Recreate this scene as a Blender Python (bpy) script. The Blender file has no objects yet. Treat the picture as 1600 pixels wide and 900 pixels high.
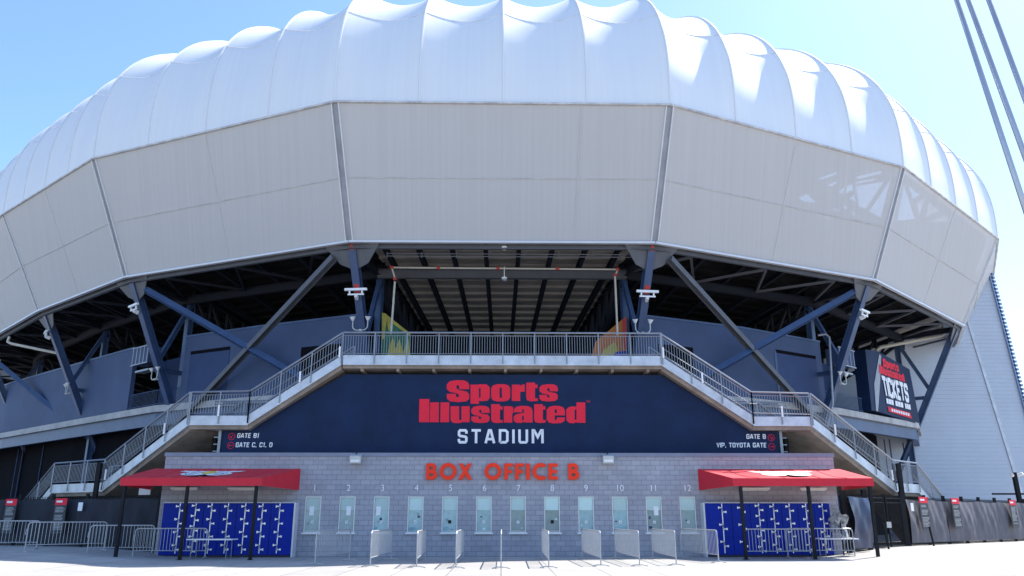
import bpy, bmesh, math, random
from mathutils import Vector, Matrix
from mathutils.geometry import tessellate_polygon
R = math.radians
random.seed(7)
scn = bpy.context.scene
COL = scn.collection
V = Vector

# ------------------------------------------------------------------ camera, sky, sun, exposure
F_PX = 1231.0; PITCH = R(16.3); YAW = R(0.75); CAM = V((0, -34, 1.5))
cam = bpy.data.cameras.new('camera'); camo = bpy.data.objects.new('camera', cam); COL.objects.link(camo)
camo.location = CAM; camo.rotation_euler = (R(90) + PITCH, 0, -YAW)
cam.sensor_width = 36; cam.lens = F_PX / 1600 * 36; cam.clip_end = 3000; cam.clip_start = 0.1
scn.camera = camo
SUN = V((0.58, 0.41, 1.0)).normalized()
EL = math.asin(SUN.z); AZ = math.atan2(SUN.x, SUN.y)
w = bpy.data.worlds.new('World'); scn.world = w; w.use_nodes = True
nt = w.node_tree; nt.nodes.clear()
sky = nt.nodes.new('ShaderNodeTexSky'); sky.sky_type = 'NISHITA'; sky.sun_disc = False
sky.sun_elevation = EL; sky.sun_rotation = AZ; sky.air_density = 1.0; sky.dust_density = 0.6; sky.ozone_density = 6.0
bg = nt.nodes.new('ShaderNodeBackground'); bg.inputs[1].default_value = 0.15
wo = nt.nodes.new('ShaderNodeOutputWorld')
nt.links.new(sky.outputs[0], bg.inputs[0]); nt.links.new(bg.outputs[0], wo.inputs[0])
sl = bpy.data.lights.new('sun', 'SUN'); sl.energy = 4.5; sl.angle = R(0.5); sl.color = (1, 0.95, 0.87)
so = bpy.data.objects.new('sun', sl); COL.objects.link(so)
so.rotation_euler = (-SUN).to_track_quat('-Z', 'Y').to_euler()
scn.view_settings.view_transform = 'Standard'; scn.view_settings.look = 'None'
scn.view_settings.exposure = 1.12; scn.view_settings.gamma = 1
try: scn.view_settings.use_curve_mapping = False
except Exception: pass
scn.cycles.max_bounces = 6; scn.cycles.diffuse_bounces = 4; scn.cycles.transparent_max_bounces = 8
scn.cycles.use_denoising = True

# ------------------------------------------------------------------ surveying: sight lines of the photograph meet real planes
_fw = V((math.sin(YAW) * math.cos(PITCH), math.cos(YAW) * math.cos(PITCH), math.sin(PITCH)))
_rt = V((math.cos(YAW), -math.sin(YAW), 0)); _up = _rt.cross(_fw)
def sight(px, py): return _fw + _rt * ((px - 800) / F_PX) - _up * ((py - 450) / F_PX)
def at_y(px, py, Y): r = sight(px, py); return CAM + r * ((Y - CAM.y) / r.y)
def at_z(px, py, Z): r = sight(px, py); return CAM + r * ((Z - CAM.z) / r.z)

# ------------------------------------------------------------------ materials
MATS = {}
def mat(name, col, rough=0.6, metal=0.0, var=0.12, scale=1.5, bump=0.0, bscale=20, stretch=None, spec=0.5, trans=0.0):
    if name in MATS: return MATS[name]
    m = bpy.data.materials.new(name); m.use_nodes = True; n = m.node_tree.nodes; l = m.node_tree.links
    b = n['Principled BSDF']; b.inputs['Roughness'].default_value = rough; b.inputs['Metallic'].default_value = metal
    b.inputs['Specular IOR Level'].default_value = spec
    tc = n.new('ShaderNodeTexCoord'); mp = n.new('ShaderNodeMapping'); l.new(tc.outputs['Object'], mp.inputs[0])
    if stretch: mp.inputs['Scale'].default_value = stretch
    nz = n.new('ShaderNodeTexNoise'); nz.inputs['Scale'].default_value = scale; nz.inputs['Detail'].default_value = 6
    nz.inputs['Roughness'].default_value = 0.65
    l.new(mp.outputs[0], nz.inputs['Vector'])
    r = n.new('ShaderNodeValToRGB'); r.color_ramp.elements[0].position = 0.3; r.color_ramp.elements[1].position = 0.7
    lo = [max(0, c * (1 - var)) for c in col]; hi = [min(1, c * (1 + var)) for c in col]
    r.color_ramp.elements[0].color = (*lo, 1); r.color_ramp.elements[1].color = (*hi, 1)
    l.new(nz.outputs[0], r.inputs[0]); l.new(r.outputs[0], b.inputs['Base Color'])
    if bump:
        n2 = n.new('ShaderNodeTexNoise'); n2.inputs['Scale'].default_value = bscale; n2.inputs['Detail'].default_value = 4
        l.new(tc.outputs['Object'], n2.inputs['Vector'])
        bp = n.new('ShaderNodeBump'); bp.inputs['Strength'].default_value = bump; bp.inputs['Distance'].default_value = 0.03
        l.new(n2.outputs[0], bp.inputs['Height']); l.new(bp.outputs[0], b.inputs['Normal'])
    if trans:
        t = n.new('ShaderNodeBsdfTranslucent'); l.new(r.outputs[0], t.inputs[0])
        mx = n.new('ShaderNodeMixShader'); mx.inputs[0].default_value = trans
        l.new(b.outputs[0], mx.inputs[1]); l.new(t.outputs[0], mx.inputs[2]); l.new(mx.outputs[0], n['Material Output'].inputs[0])
    MATS[name] = m; return m

def brickmat(name, c1, c2, mortar, bw, bh, ms, plane='xz', var=0.15, rough=0.85, bump=0.3, offset=0.5, scale2=0.5):
    m = bpy.data.materials.new(name); m.use_nodes = True; n = m.node_tree.nodes; l = m.node_tree.links
    b = n['Principled BSDF']; b.inputs['Roughness'].default_value = rough
    tc = n.new('ShaderNodeTexCoord'); sp = n.new('ShaderNodeSeparateXYZ'); cb = n.new('ShaderNodeCombineXYZ')
    l.new(tc.outputs['Object'], sp.inputs[0]); l.new(sp.outputs[0], cb.inputs[0]); l.new(sp.outputs[2 if plane == 'xz' else 1], cb.inputs[1])
    bt = n.new('ShaderNodeTexBrick'); l.new(cb.outputs[0], bt.inputs['Vector'])
    bt.inputs['Color1'].default_value = (*c1, 1); bt.inputs['Color2'].default_value = (*c2, 1); bt.inputs['Mortar'].default_value = (*mortar, 1)
    bt.inputs['Scale'].default_value = 1; bt.inputs['Brick Width'].default_value = bw; bt.inputs['Row Height'].default_value = bh
    bt.inputs['Mortar Size'].default_value = ms; bt.inputs['Mortar Smooth'].default_value = 0.2; bt.offset = offset
    nz = n.new('ShaderNodeTexNoise'); nz.inputs['Scale'].default_value = scale2; nz.inputs['Detail'].default_value = 8; nz.inputs['Roughness'].default_value = .7
    l.new(tc.outputs['Object'], nz.inputs['Vector'])
    mr = n.new('ShaderNodeMapRange'); mr.inputs[1].default_value = .3; mr.inputs[2].default_value = .7; mr.inputs[3].default_value = 1 - var; mr.inputs[4].default_value = 1 + var
    l.new(nz.outputs[0], mr.inputs[0])
    mx = n.new('ShaderNodeVectorMath'); mx.operation = 'SCALE'; l.new(bt.outputs['Color'], mx.inputs[0]); l.new(mr.outputs[0], mx.inputs['Scale'])
    l.new(mx.outputs[0], b.inputs['Base Color'])
    n2 = n.new('ShaderNodeTexNoise'); n2.inputs['Scale'].default_value = 30; l.new(tc.outputs['Object'], n2.inputs['Vector'])
    ad = n.new('ShaderNodeMath'); ad.operation = 'MULTIPLY_ADD'; ad.inputs[1].default_value = -1.0; l.new(bt.outputs['Fac'], ad.inputs[0]); 
    ml = n.new('ShaderNodeMath'); ml.operation = 'MULTIPLY'; ml.inputs[1].default_value = .25; l.new(n2.outputs[0], ml.inputs[0]); l.new(ml.outputs[0], ad.inputs[2])
    bp = n.new('ShaderNodeBump'); bp.inputs['Strength'].default_value = bump; bp.inputs['Distance'].default_value = 0.01
    l.new(ad.outputs[0], bp.inputs['Height']); l.new(bp.outputs[0], b.inputs['Normal'])
    MATS[name] = m; return m

M_GROUND = brickmat('pavement_concrete', (.37, .36, .34), (.315, .305, .29), (.11, .105, .10), 1.5, 3.0, .016, 'xy', .14, .9, .2, 0.0, .35)
M_CMU = brickmat('concrete_block', (.38, .375, .415), (.325, .32, .36), (.215, .21, .24), .4064, .2032, .010, 'xz', .13, .9, .5)
M_KICK = mat('galvanised_kick_plate', (.50, .53, .58), .45, .35, var=.2, scale=1.5)
M_CONC = mat('stair_concrete', (.42, .41, .40), .85, var=.22, scale=1.2, bump=.3)
M_SOFF = mat('soffit_concrete', (.26, .21, .17), .9, var=.3, scale=1.5, bump=.3)
M_GALV = mat('galvanised_steel', (.25, .27, .305), .42, .55, var=.12, scale=3)
M_BLUESTEEL = mat('blue_grey_steel_paint', (.040, .075, .165), .45, .0, var=.18, scale=1.2)
M_DARKSTEEL = mat('dark_and_shaded_steel', (.012, .015, .024), .7, .0, spec=.2, var=.2, scale=1.2)  # near-black for the dark beams, and for shade put into side-bay steel
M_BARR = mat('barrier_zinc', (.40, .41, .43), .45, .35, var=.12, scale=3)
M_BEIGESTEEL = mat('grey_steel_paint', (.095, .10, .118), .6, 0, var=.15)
M_PANEL = mat('blue_grey_wall_panel', (.056, .084, .165), .65, 0, spec=.25, var=.12, scale=.5)
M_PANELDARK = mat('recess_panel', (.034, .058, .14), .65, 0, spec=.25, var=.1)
M_FASC = mat('metal_mesh_fascia', (.60, .585, .585), .75, .0, var=.05, scale=1.3, stretch=(4.5, 0, .05), bump=.0)
M_MEMB = mat('white_roof_membrane', (.74, .765, .80), .6, 0, var=.028, scale=1.0, stretch=(4, 0, .10), trans=.12)
M_TRIM = mat('pale_metal_trim', (.60, .60, .62), .4, .1, var=.06)
M_CHAN = mat('seam_channel', (.27, .28, .31), .5, .2, var=.2, scale=1)
M_SEAM = mat('seam_line', (.50, .49, .49), .8, var=.3, scale=1.5)  # slightly darker grey for the fascia seam strips and upper trim
M_JOINT = mat('panel_joint_line', (.56, .55, .55), .8)
M_MSEAM = mat('membrane_seam', (.58, .60, .66), .7, var=.3)
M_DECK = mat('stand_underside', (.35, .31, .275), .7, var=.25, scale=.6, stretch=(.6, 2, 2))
M_DECK_SHADE = mat('shaded_stand_underside', (.014, .014, .016), .9, spec=.1, var=.4, scale=.6, stretch=(.6, 2, 2))  # deck colour darkened to put the side bays' shade into it
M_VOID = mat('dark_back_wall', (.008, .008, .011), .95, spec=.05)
M_SIGN = mat('navy_sign_panel', (.006, .019, .062), .6, spec=.2, var=.25, scale=.8, bump=.05, bscale=1)
M_RED = mat('sign_red', (.80, .022, .05), .6, spec=.2, var=.05)
M_WHITEP = mat('sign_white', (.80, .80, .82), .5, var=.04)
M_LETTER = mat('red_channel_letter', (.98, .045, .012), .5, spec=.2, var=.04)
M_CANVAS = mat('red_canvas', (.58, .012, .030), .7, var=.08, scale=2, bump=.1, bscale=6)
M_LOGO = mat('awning_logo_white', (.75, .74, .74), .7, var=.05)
M_YEL = mat('emblem_yellow', (.75, .55, .08), .6)
M_NAVY = mat('emblem_navy', (.03, .04, .12), .6)
M_BLACK = mat('black_powder_coat', (.010, .011, .014), .6, 0, spec=.2, var=.2)
M_LOCK = mat('locker_blue', (.002, .022, .30), .5, 0, spec=.15, var=.10, scale=1.5)
M_LOCKD = mat('locker_base', (.008, .009, .02), .5)
M_LATCH = mat('latch_metal', (.75, .76, .78), .3, .4, var=.15, scale=30)
M_TUBE = mat('fluorescent_tube_housing', (.80, .78, .70), .5, var=.03)
M_LAMP = mat('lamp_housing_grey', (.52, .52, .50), .5, var=.06)
M_WHITE = mat('white_plastic', (.78, .78, .78), .4, var=.04)
M_FRAME = mat('window_frame_aluminium', (.66, .66, .64), .35, .1, var=.06)
M_BLIND = mat('window_blind', (.58, .74, .70), .6, var=.05, spec=.3)
M_GLASS = mat('green_window_glass', (.20, .40, .45), .05, 0, var=.35, scale=1.5, spec=1.0)
def vary(m, lo, hi):
    n = m.node_tree.nodes; l = m.node_tree.links; b = n['Principled BSDF']; src = b.inputs['Base Color'].links[0].from_socket
    oi = n.new('ShaderNodeObjectInfo'); mr = n.new('ShaderNodeMapRange'); mr.inputs[3].default_value = lo; mr.inputs[4].default_value = hi
    vm = n.new('ShaderNodeVectorMath'); vm.operation = 'SCALE'; l.new(oi.outputs['Random'], mr.inputs[0]); l.new(src, vm.inputs[0]); l.new(mr.outputs[0], vm.inputs['Scale']); l.new(vm.outputs[0], b.inputs['Base Color'])
vary(M_GLASS, .55, 1.15); vary(M_BLIND, .75, 1.12)
M_SIDING = mat('pale_metal_siding', (.47, .51, .58), .5, .1, var=.05, scale=.3)
M_SIDEBLUE = mat('blue_corner_trim', (.22, .29, .45), .5, .2)
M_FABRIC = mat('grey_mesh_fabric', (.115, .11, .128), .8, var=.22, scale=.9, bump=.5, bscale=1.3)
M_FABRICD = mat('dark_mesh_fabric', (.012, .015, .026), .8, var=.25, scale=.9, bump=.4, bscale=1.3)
M_TARP = mat('navy_tarpaulin', (.022, .035, .085), .4, var=.3, scale=2, bump=.6, bscale=2)
M_BANNER = mat('banner_charcoal', (.028, .030, .042), .6, var=.1)
M_PRINT = mat('banner_print_grey', (.34, .34, .33), .7, var=.2, scale=6)
M_ORANGE = mat('mural_orange', (.42, .13, .015), .6, var=.15)
M_GREEN = mat('mural_green', (.02, .13, .06), .6, var=.5, scale=2)
M_MYEL = mat('mural_yellow', (.42, .34, .05), .6, var=.3, scale=2)
M_PIPE = mat('pale_pipe_paint', (.50, .47, .40), .5, var=.1)
M_PIPERED = mat('red_pipe_coupling', (.45, .03, .02), .5)
M_MAST = mat('flagpole_aluminium', (.40, .41, .46), .35, .6, var=.08)
M_PLASTIC = mat('crumpled_plastic', (.25, .26, .29), .35, var=.7, scale=6)
M_SHUT = mat('kiosk_shutter', (.14, .145, .16), .5, .2, var=.2)

# ------------------------------------------------------------------ mesh helper
class MB:
    def __init__(s): s.v = []; s.f = []
    def add(s, vs, fs):
        o = len(s.v); s.v += [tuple(v) for v in vs]; s.f += [tuple(i + o for i in f) for f in fs]; return s
    def quad(s, a, b, c, d): return s.add([a, b, c, d], [(0, 1, 2, 3)])
    def box(s, x0, x1, y0, y1, z0, z1):
        v = [(x, y, z) for z in (z0, z1) for y in (y0, y1) for x in (x0, x1)]
        return s.add(v, [(0, 2, 3, 1), (4, 5, 7, 6), (0, 1, 5, 4), (1, 3, 7, 5), (3, 2, 6, 7), (2, 0, 4, 6)])
    def bar(s, p, q, w, h, up=(0, 0, 1)):
        p = V(p); q = V(q); d = (q - p).normalized(); u = V(up)
        if abs(d.dot(u)) > .98: u = V((0, 1, 0))
        a = d.cross(u).normalized(); b = a.cross(d).normalized(); a = a * (w / 2); b = b * (h / 2)
        v = [c + i * a + j * b for c in (p, q) for j in (-1, 1) for i in (-1, 1)]
        return s.add(v, [(0, 1, 3, 2), (4, 6, 7, 5), (0, 4, 5, 1), (1, 5, 7, 3), (3, 7, 6, 2), (2, 6, 4, 0)])
    def ibeam(s, p, q, w, h, up=(0, 0, 1), t=.035):
        p = V(p); q = V(q); d = (q - p).normalized(); u = V(up)
        if abs(d.dot(u)) > .98: u = V((0, 1, 0))
        a = d.cross(u).normalized(); b = a.cross(d).normalized()
        s.bar(p, q, t, h - 2 * t - .004, b)
        for k in (-1, 1): o = b * (k * (h / 2 - t / 2)); s.bar(p + o, q + o, w, t, b)
        return s
    def tube(s, pts, r, seg=6, closed=False):
        pts = [V(p) for p in pts]; n = len(pts); rings = []
        prev = None
        for i, p in enumerate(pts):
            d = (pts[min(i + 1, n - 1)] - pts[max(i - 1, 0)]).normalized()
            if prev is None:
                u = V((0, 0, 1)) if abs(d.z) < .9 else V((0, 1, 0)); a = d.cross(u).normalized()
            else:
                a = (prev - d * prev.dot(d)).normalized()
            prev = a; b = d.cross(a)
            rr = r[i] if isinstance(r, (list, tuple)) else r
            rings.append([p + (a * math.cos(2 * math.pi * k / seg) + b * math.sin(2 * math.pi * k / seg)) * rr for k in range(seg)])
        vs = [v for g in rings for v in g]; fs = []
        for i in range(n - 1):
            for k in range(seg):
                k2 = (k + 1) % seg; fs.append((i * seg + k, i * seg + k2, (i + 1) * seg + k2, (i + 1) * seg + k))
        fs.append(tuple(range(seg - 1, -1, -1))); fs.append(tuple((n - 1) * seg + k for k in range(seg)))
        return s.add(vs, fs)
    def grid(s, rows):
        nr = len(rows); nc = len(rows[0]); vs = [p for r in rows for p in r]
        return s.add(vs, [(i * nc + j, i * nc + j + 1, (i + 1) * nc + j + 1, (i + 1) * nc + j) for i in range(nr - 1) for j in range(nc - 1)])
    def prism(s, poly, fn, t, holes=()):
        """poly 2D -> fn(u,v,depth)"""
        loops = [list(poly)] + [list(h) for h in holes]
        tri = tessellate_polygon([[V((u, v, 0)) for u, v in lp] for lp in loops])
        flat = [p for lp in loops for p in lp]; n = len(flat)
        s_v = [fn(u, v, 0) for u, v in flat]
        if not t: return s.add(s_v, [tuple(x) for x in tri])
        s_v += [fn(u, v, t) for u, v in flat]
        fs = [tuple(x) for x in tri] + [tuple(i + n for i in reversed(x)) for x in tri]
        o = 0
        for lp in loops:
            k = len(lp)
            for i in range(k): j = (i + 1) % k; fs.append((o + i, o + j, o + j + n, o + i + n))
            o += k
        return s.add(s_v, fs)
    def build(s, name, m, parent=None, smooth=False, label=None, recalc=True):
        me = bpy.data.meshes.new(name); me.from_pydata(s.v, [], s.f); me.materials.append(m)
        if recalc:
            b = bmesh.new(); b.from_mesh(me); bmesh.ops.recalc_face_normals(b, faces=b.faces); b.to_mesh(me); b.free()
        if smooth: me.polygons.foreach_set('use_smooth', [True] * len(me.polygons))
        me.update()
        o = bpy.data.objects.new(name, me); COL.objects.link(o)
        if parent is not None: o.parent = parent
        if label: o['label'] = label
        return o

def thing(name, label, cat, loc=(0, 0, 0), rz=0, group=None):
    o = bpy.data.objects.new(name, None); COL.objects.link(o); o.location = loc; o.rotation_euler = (0, 0, rz)
    o['label'] = label; o['category'] = cat
    if group: o['group'] = group
    return o
def tag(o, label=None, cat=None, group=None, kind=None):
    if label: o['label'] = label
    if cat: o['category'] = cat
    if group: o['group'] = group
    if kind: o['kind'] = kind
    return o
def dup(root, loc, rz=0, label=None):
    r = root.copy(); COL.objects.link(r); r.location = loc; r.rotation_euler = (0, 0, rz)
    if label: r['label'] = label
    for ch in list(root.children):
        c = ch.copy(); COL.objects.link(c); c.parent = r
        for g in list(ch.children):
            d = g.copy(); COL.objects.link(d); d.parent = c
    return r

# ------------------------------------------------------------------ lettering
def ribbon(mb, pts, th, fn, dep):
    n = len(pts); P = [V((p[0], p[1])) for p in pts]; L = []; Rr = []
    for i in range(n):
        d0 = (P[i] - P[i - 1]).normalized() if i else (P[1] - P[0]).normalized()
        d1 = (P[i + 1] - P[i]).normalized() if i < n - 1 else d0
        n0 = V((-d0.y, d0.x)); n1 = V((-d1.y, d1.x)); m = (n0 + n1)
        m = m.normalized() if m.length > 1e-6 else n0
        k = th / 2 / max(.45, m.dot(n0)); L.append(P[i] + m * k); Rr.append(P[i] - m * k)
    vs = [fn(p.x, p.y, dep) for p in L] + [fn(p.x, p.y, dep) for p in Rr]
    mb.add(vs, [(i, i + 1, n + i + 1, n + i) for i in range(n - 1)])
_O = [(.3, 1), (.08, 1), (0, .9), (0, .1), (.08, 0), (.52, 0), (.6, .1), (.6, .9), (.52, 1), (.3, 1)]
G = {'S': (.6, [[(.6, .72), (.6, .9), (.52, 1), (.08, 1), (0, .9), (0, .62), (.08, .53), (.52, .47), (.6, .38), (.6, .1), (.52, 0), (.08, 0), (0, .1), (0, .28)]]),
     'T': (.6, [[(-.08, 1), (.68, 1)], [(.3, 1.0), (.3, -.08)]]), 'A': (.66, [[(-.02, -.08), (.26, 1), (.40, 1), (.68, -.08)], [(.1, .27), (.56, .27)]]),
     'D': (.6, [[(0, 0), (.45, 0), (.6, .14), (.6, .86), (.45, 1), (0, 1), (0, 0)]]), 'I': (0, [[(0, -.08), (0, 1.08)]]),
     'U': (.6, [[(0, 1.08), (0, .1), (.08, 0), (.52, 0), (.6, .1), (.6, 1.08)]]), 'M': (.78, [[(0, -.08), (0, 1.0), (.1, 1.0), (.39, .45), (.68, 1.0), (.78, 1.0), (.78, -.08)]]),
     'G': (.6, [[(.6, .75), (.6, .9), (.52, 1), (.08, 1), (0, .9), (0, .1), (.08, 0), (.52, 0), (.6, .1), (.6, .48), (.32, .48)]]),
     'E': (.5, [[(.54, 1), (0, 1), (0, 0), (.54, 0)], [(0, .52), (.48, .52)]]), 'F': (.5, [[(.54, 1), (0, 1), (0, -.08)], [(0, .5), (.48, .5)]]),
     'B': (.6, [[(0, 0), (.5, 0), (.6, .1), (.6, .42), (.5, .52), (.58, .62), (.58, .9), (.5, 1), (0, 1), (0, 0)], [(0, .52), (.5, .52)]]),
     '1': (.3, [[(.02, .8), (.2, .98), (.2, -.08)]]), 'C': (.6, [[(.6, .72), (.6, .9), (.52, 1), (.08, 1), (0, .9), (0, .1), (.08, 0), (.52, 0), (.6, .1), (.6, .28)]]),
     ',': (.1, [[(.08, .1), (0, -.15)]]), 'V': (.6, [[(-.02, 1.08), (.3, 0), (.62, 1.08)]]), 'P': (.6, [[(0, -.08), (0, 1), (.5, 1), (.6, .9), (.6, .5), (.5, .4), (0, .4)]]),
     'O': (.6, [_O]), 'Y': (.6, [[(-.02, 1.08), (.3, .45), (.62, 1.08)], [(.3, .5), (.3, -.08)]]), 'K': (.6, [[(0, -.08), (0, 1.08)], [(.62, 1.08), (.06, .5), (.64, -.08)]]),
     'X': (.6, [[(0, 0), (.6, 1)], [(0, 1), (.6, 0)]]), ' ': (.25, [])}
def write(mb, text, h, th, fn, gap=.3, shear=0.0, sx=1.0, align=0):
    """letters along u starting at 0; h cap height; th stroke as share of h"""
    s = h / (1 + .16); x = 0; out = []
    for ch in text:
        wd, st = G[ch]
        for k, p in enumerate(st): out.append(([(x + a, b + .08) for a, b in p], k))
        x += wd + gap
    x -= gap
    off = -x * align
    for p, k in out:
        ribbon(mb, [((a + off) * s * sx + shear * b * s, b * s) for a, b in p], th * h, fn, .0012 * k)
    return x * s * sx

SI = {  # traced slab letters, units of 0.1875 px of the photograph
 'S': ([(497,150),(414,150),(412,122),(401,113),(390,122),(390,142),(412,157),(478,169),(497,194),(496,232),(470,252),(400,258),(335,251),(311,228),(310,188),(386,188),(388,211),(400,218),(412,210),(412,198),(392,183),(335,172),(310,148),(310,110),(335,84),(390,74),(455,76),(486,92),(497,115)], []),
 'p': ([(508,112),(570,112),(585,108),(640,110),(662,126),(668,145),(668,222),(650,246),(590,250),(578,244),(578,272),(508,272)], [[(578,140),(592,140),(592,222),(578,222)]]),
 'o': ([(680,140),(695,118),(730,108),(790,108),(824,118),(838,142),(838,220),(822,243),(785,252),(728,252),(694,242),(680,218)], [[(750,138),(768,138),(770,222),(750,222)]]),
 'r': ([(852,112),(918,112),(920,126),(936,112),(960,110),(960,172),(928,170),(922,178),(922,248),(852,248)], []),
 't': ([(972,95),(1045,95),(1045,112),(1066,112),(1066,140),(1045,140),(1045,224),(1068,228),(1068,248),(1010,252),(980,243),(972,218)], []),
 'I': ([(82,232),(165,232),(165,425),(78,425)], []), 'l': ([(172,260),(245,260),(243,425),(169,425)], []),
 'u': ([(342,292),(413,292),(413,404),(422,409),(432,404),(432,292),(500,292),(500,425),(434,425),(424,432),(375,432),(352,424),(342,404)], []),
 'a': ([(868,342),(869,318),(890,296),(930,288),(985,290),(1015,304),(1025,330),(1025,427),(957,427),(948,420),(932,432),(888,430),(868,412),(868,378),(884,360),(952,345),(952,320),(944,315),(938,320),(938,342)], [[(937,376),(952,370),(952,406),(937,410)]]),
 'e': ([(1142,322),(1162,298),(1200,288),(1250,290),(1283,303),(1295,330),(1295,368),(1209,368),(1210,402),(1218,408),(1226,402),(1228,385),(1295,385),(1292,413),(1266,431),(1200,436),(1162,428),(1142,404)], [[(1209,318),(1226,318),(1226,350),(1209,350)]]),
 'd': ([(1305,322),(1325,300),(1360,292),(1390,298),(1390,260),(1463,260),(1466,430),(1397,430),(1388,423),(1370,434),(1332,432),(1308,410)], [[(1376,320),(1391,320),(1391,404),(1376,404)]])}
SI['s'] = ([((u - 310) / 187 * 153 + 1082, (v - 74) / 184 * 144 + 108) for u, v in SI['S'][0]], [])
SI['R'] = ([(min(u - 67, 864), v + 180) for u, v in SI['r'][0]], [])
SI_LINE = [('S',0,0),('p',0,0),('o',0,0),('r',0,0),('t',0,0),('s',0,0),('I',0,0),('l',0,0),('l',86,0),('u',0,0),('s',-568,180),('t',-292,180),('R',0,0),('a',0,0),('t',66,180),('e',0,0),('d',0,0)]
def fill2d(loops, fn, name, m, parent):
    cv = bpy.data.curves.new(name, 'CURVE'); cv.dimensions = '2D'; cv.fill_mode = 'BOTH'
    for lp in loops:
        sp_ = cv.splines.new('POLY'); sp_.points.add(len(lp) - 1); sp_.use_cyclic_u = True
        for p_, (u, v) in zip(sp_.points, lp): p_.co = (u, v, 0, 1)
    tmp = bpy.data.objects.new('tmp', cv); COL.objects.link(tmp); bpy.context.view_layer.update()
    me_ = bpy.data.meshes.new_from_object(tmp); bpy.data.objects.remove(tmp)
    for v_ in me_.vertices: v_.co = fn(v_.co.x, v_.co.y, 0)
    me_.materials.clear(); me_.materials.append(m); o = bpy.data.objects.new(name, me_); COL.objects.link(o); o.parent = parent; return o
def slab_words(parent, fn, m):
    for g, dx, dy in SI_LINE:
        o, hs = SI[g]; fill2d([[((u + dx) / 100, (v + dy) / 100) for u, v in lp] for lp in [o] + hs], lambda a, b, c: fn(a * 100, b * 100), 'letter', m, parent)
def font_obj(name, text, size, m, parent=None, extrude=0.0, offset=0.0, loc=(0, 0, 0), rot=(R(90), 0, 0), align='CENTER', sx=1.0, spacing=1.0):
    c = bpy.data.curves.new(name, 'FONT'); c.body = text; c.size = size; c.extrude = extrude; c.offset = offset; c.align_x = align; c.space_character = spacing; c.resolution_u = 4
    t = bpy.data.objects.new('tmp', c); COL.objects.link(t); bpy.context.view_layer.update()
    me = bpy.data.meshes.new_from_object(t); bpy.data.objects.remove(t)
    mtx = Matrix.Translation(loc) @ V_euler(rot) @ Matrix.Diagonal((sx, 1, 1, 1)); me.transform(mtx)
    me.materials.clear(); me.materials.append(m)
    o = bpy.data.objects.new(name, me); COL.objects.link(o)
    if parent is not None: o.parent = parent
    return o
def V_euler(r):
    from mathutils import Euler
    return Euler(r).to_matrix().to_4x4()

# ------------------------------------------------------------------ ground
def sstep(a): a = min(1, max(0, a)); return a * a * (3 - 2 * a)
def gz(x, y): return .30 * sstep((abs(x) - 11.5) / 7.0)      # the plaza rises gently towards both ends
gx = [-700, -200, -60] + [-30 + k for k in range(61)] + [60, 200, 700]; gy = [-500, -100, -40, -10, 0, 10, 40, 200, 900]
g = MB(); g.grid([[(x, y, gz(x, y)) for x in gx] for y in gy]); tag(g.build('pavement', M_GROUND, smooth=True, recalc=False), kind='structure')

# ------------------------------------------------------------------ stadium
ZB, ZT = 16.0, 22.8
B = [V(p) for p in [(-60, 74), (-55.5, 51), (-45.6, 33.9), (-33.67, 21.83), (-23.5, 13.3), (-8.32, 6.5), (8.32, 6.5), (23.5, 13.3), (36.05, 25.46), (43.9, 41.6), (50, 57), (54, 78)]]
T = [V(p) for p in [(-64, 74), (-59.3, 50), (-48.9, 32.6), (-36.44, 20.2), (-25.25, 10.75), (-8.95, 3.6), (8.98, 3.7), (25.35, 11.35), (39.3, 24.4), (48.0, 39.8), (55, 56), (58, 78)]]
N = len(B)
def nrm(poly, i):   # outward bisector at corner i
    ds = []
    if i > 0: ds.append((poly[i] - poly[i - 1]).normalized())
    if i < N - 1: ds.append((poly[i + 1] - poly[i]).normalized())
    d = sum(ds, V((0, 0))).normalized(); return V((d.y, -d.x))
NB = [nrm(B, i) for i in range(N)]; NT = [nrm(T, i) for i in range(N)]
def P3(p, z): return V((p.x, p.y, z))
stad = thing('stadium', 'huge stadium with white billowed roof and grey mesh band above steel columns', 'stadium')

# the fascia mesh is slightly see-through; an added opaque backing, holed in the shape of the bright sky patches
def fascmat():
    m = M_FASC; n = m.node_tree.nodes; l = m.node_tree.links; b = n['Principled BSDF']
    t = n.new('ShaderNodeBsdfTransparent'); mx = n.new('ShaderNodeMixShader'); mx.inputs[0].default_value = .30
    l.new(b.outputs[0], mx.inputs[1]); l.new(t.outputs[0], mx.inputs[2]); l.new(mx.outputs[0], n['Material Output'].inputs[0])
fascmat()
M_ADDED_LINER = mat('added_fascia_liner', (.34, .34, .35), .8)
HOLES = {6: [[(1337,291),(1381,284),(1353,326),(1342,323)], [(1391,281),(1376,340),(1358,330)], [(1249,308),(1261,303),(1275,317),(1253,314)], [(1281,278),(1306,269),(1308,272),(1283,281)], [(1338,276),(1376,267),(1377,271),(1340,280)], [(1337,288),(1367,281),(1369,279),(1338,284)], [(1293,290),(1304,284),(1309,285),(1300,291)], [(1311,300),(1320,291),(1317,303)], [(1323,290),(1332,288),(1333,297),(1322,302)], [(1327,310),(1334,305),(1337,317)], [(1301,324),(1310,328),(1305,330)], [(1318,321),(1325,325),(1320,327)], [(1330,330),(1338,335),(1333,336)], [(1290,337),(1296,341),(1292,343)], [(1323,340),(1331,344),(1324,344)]],
         7: [[(1412,289),(1429,342),(1402,345)], [(1420,291),(1436,304),(1427,311)], [(1433,317),(1444,311),(1437,336)], [(1451,315),(1466,330),(1447,340)], [(1452,346),(1479,337),(1481,346)]]}
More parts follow.
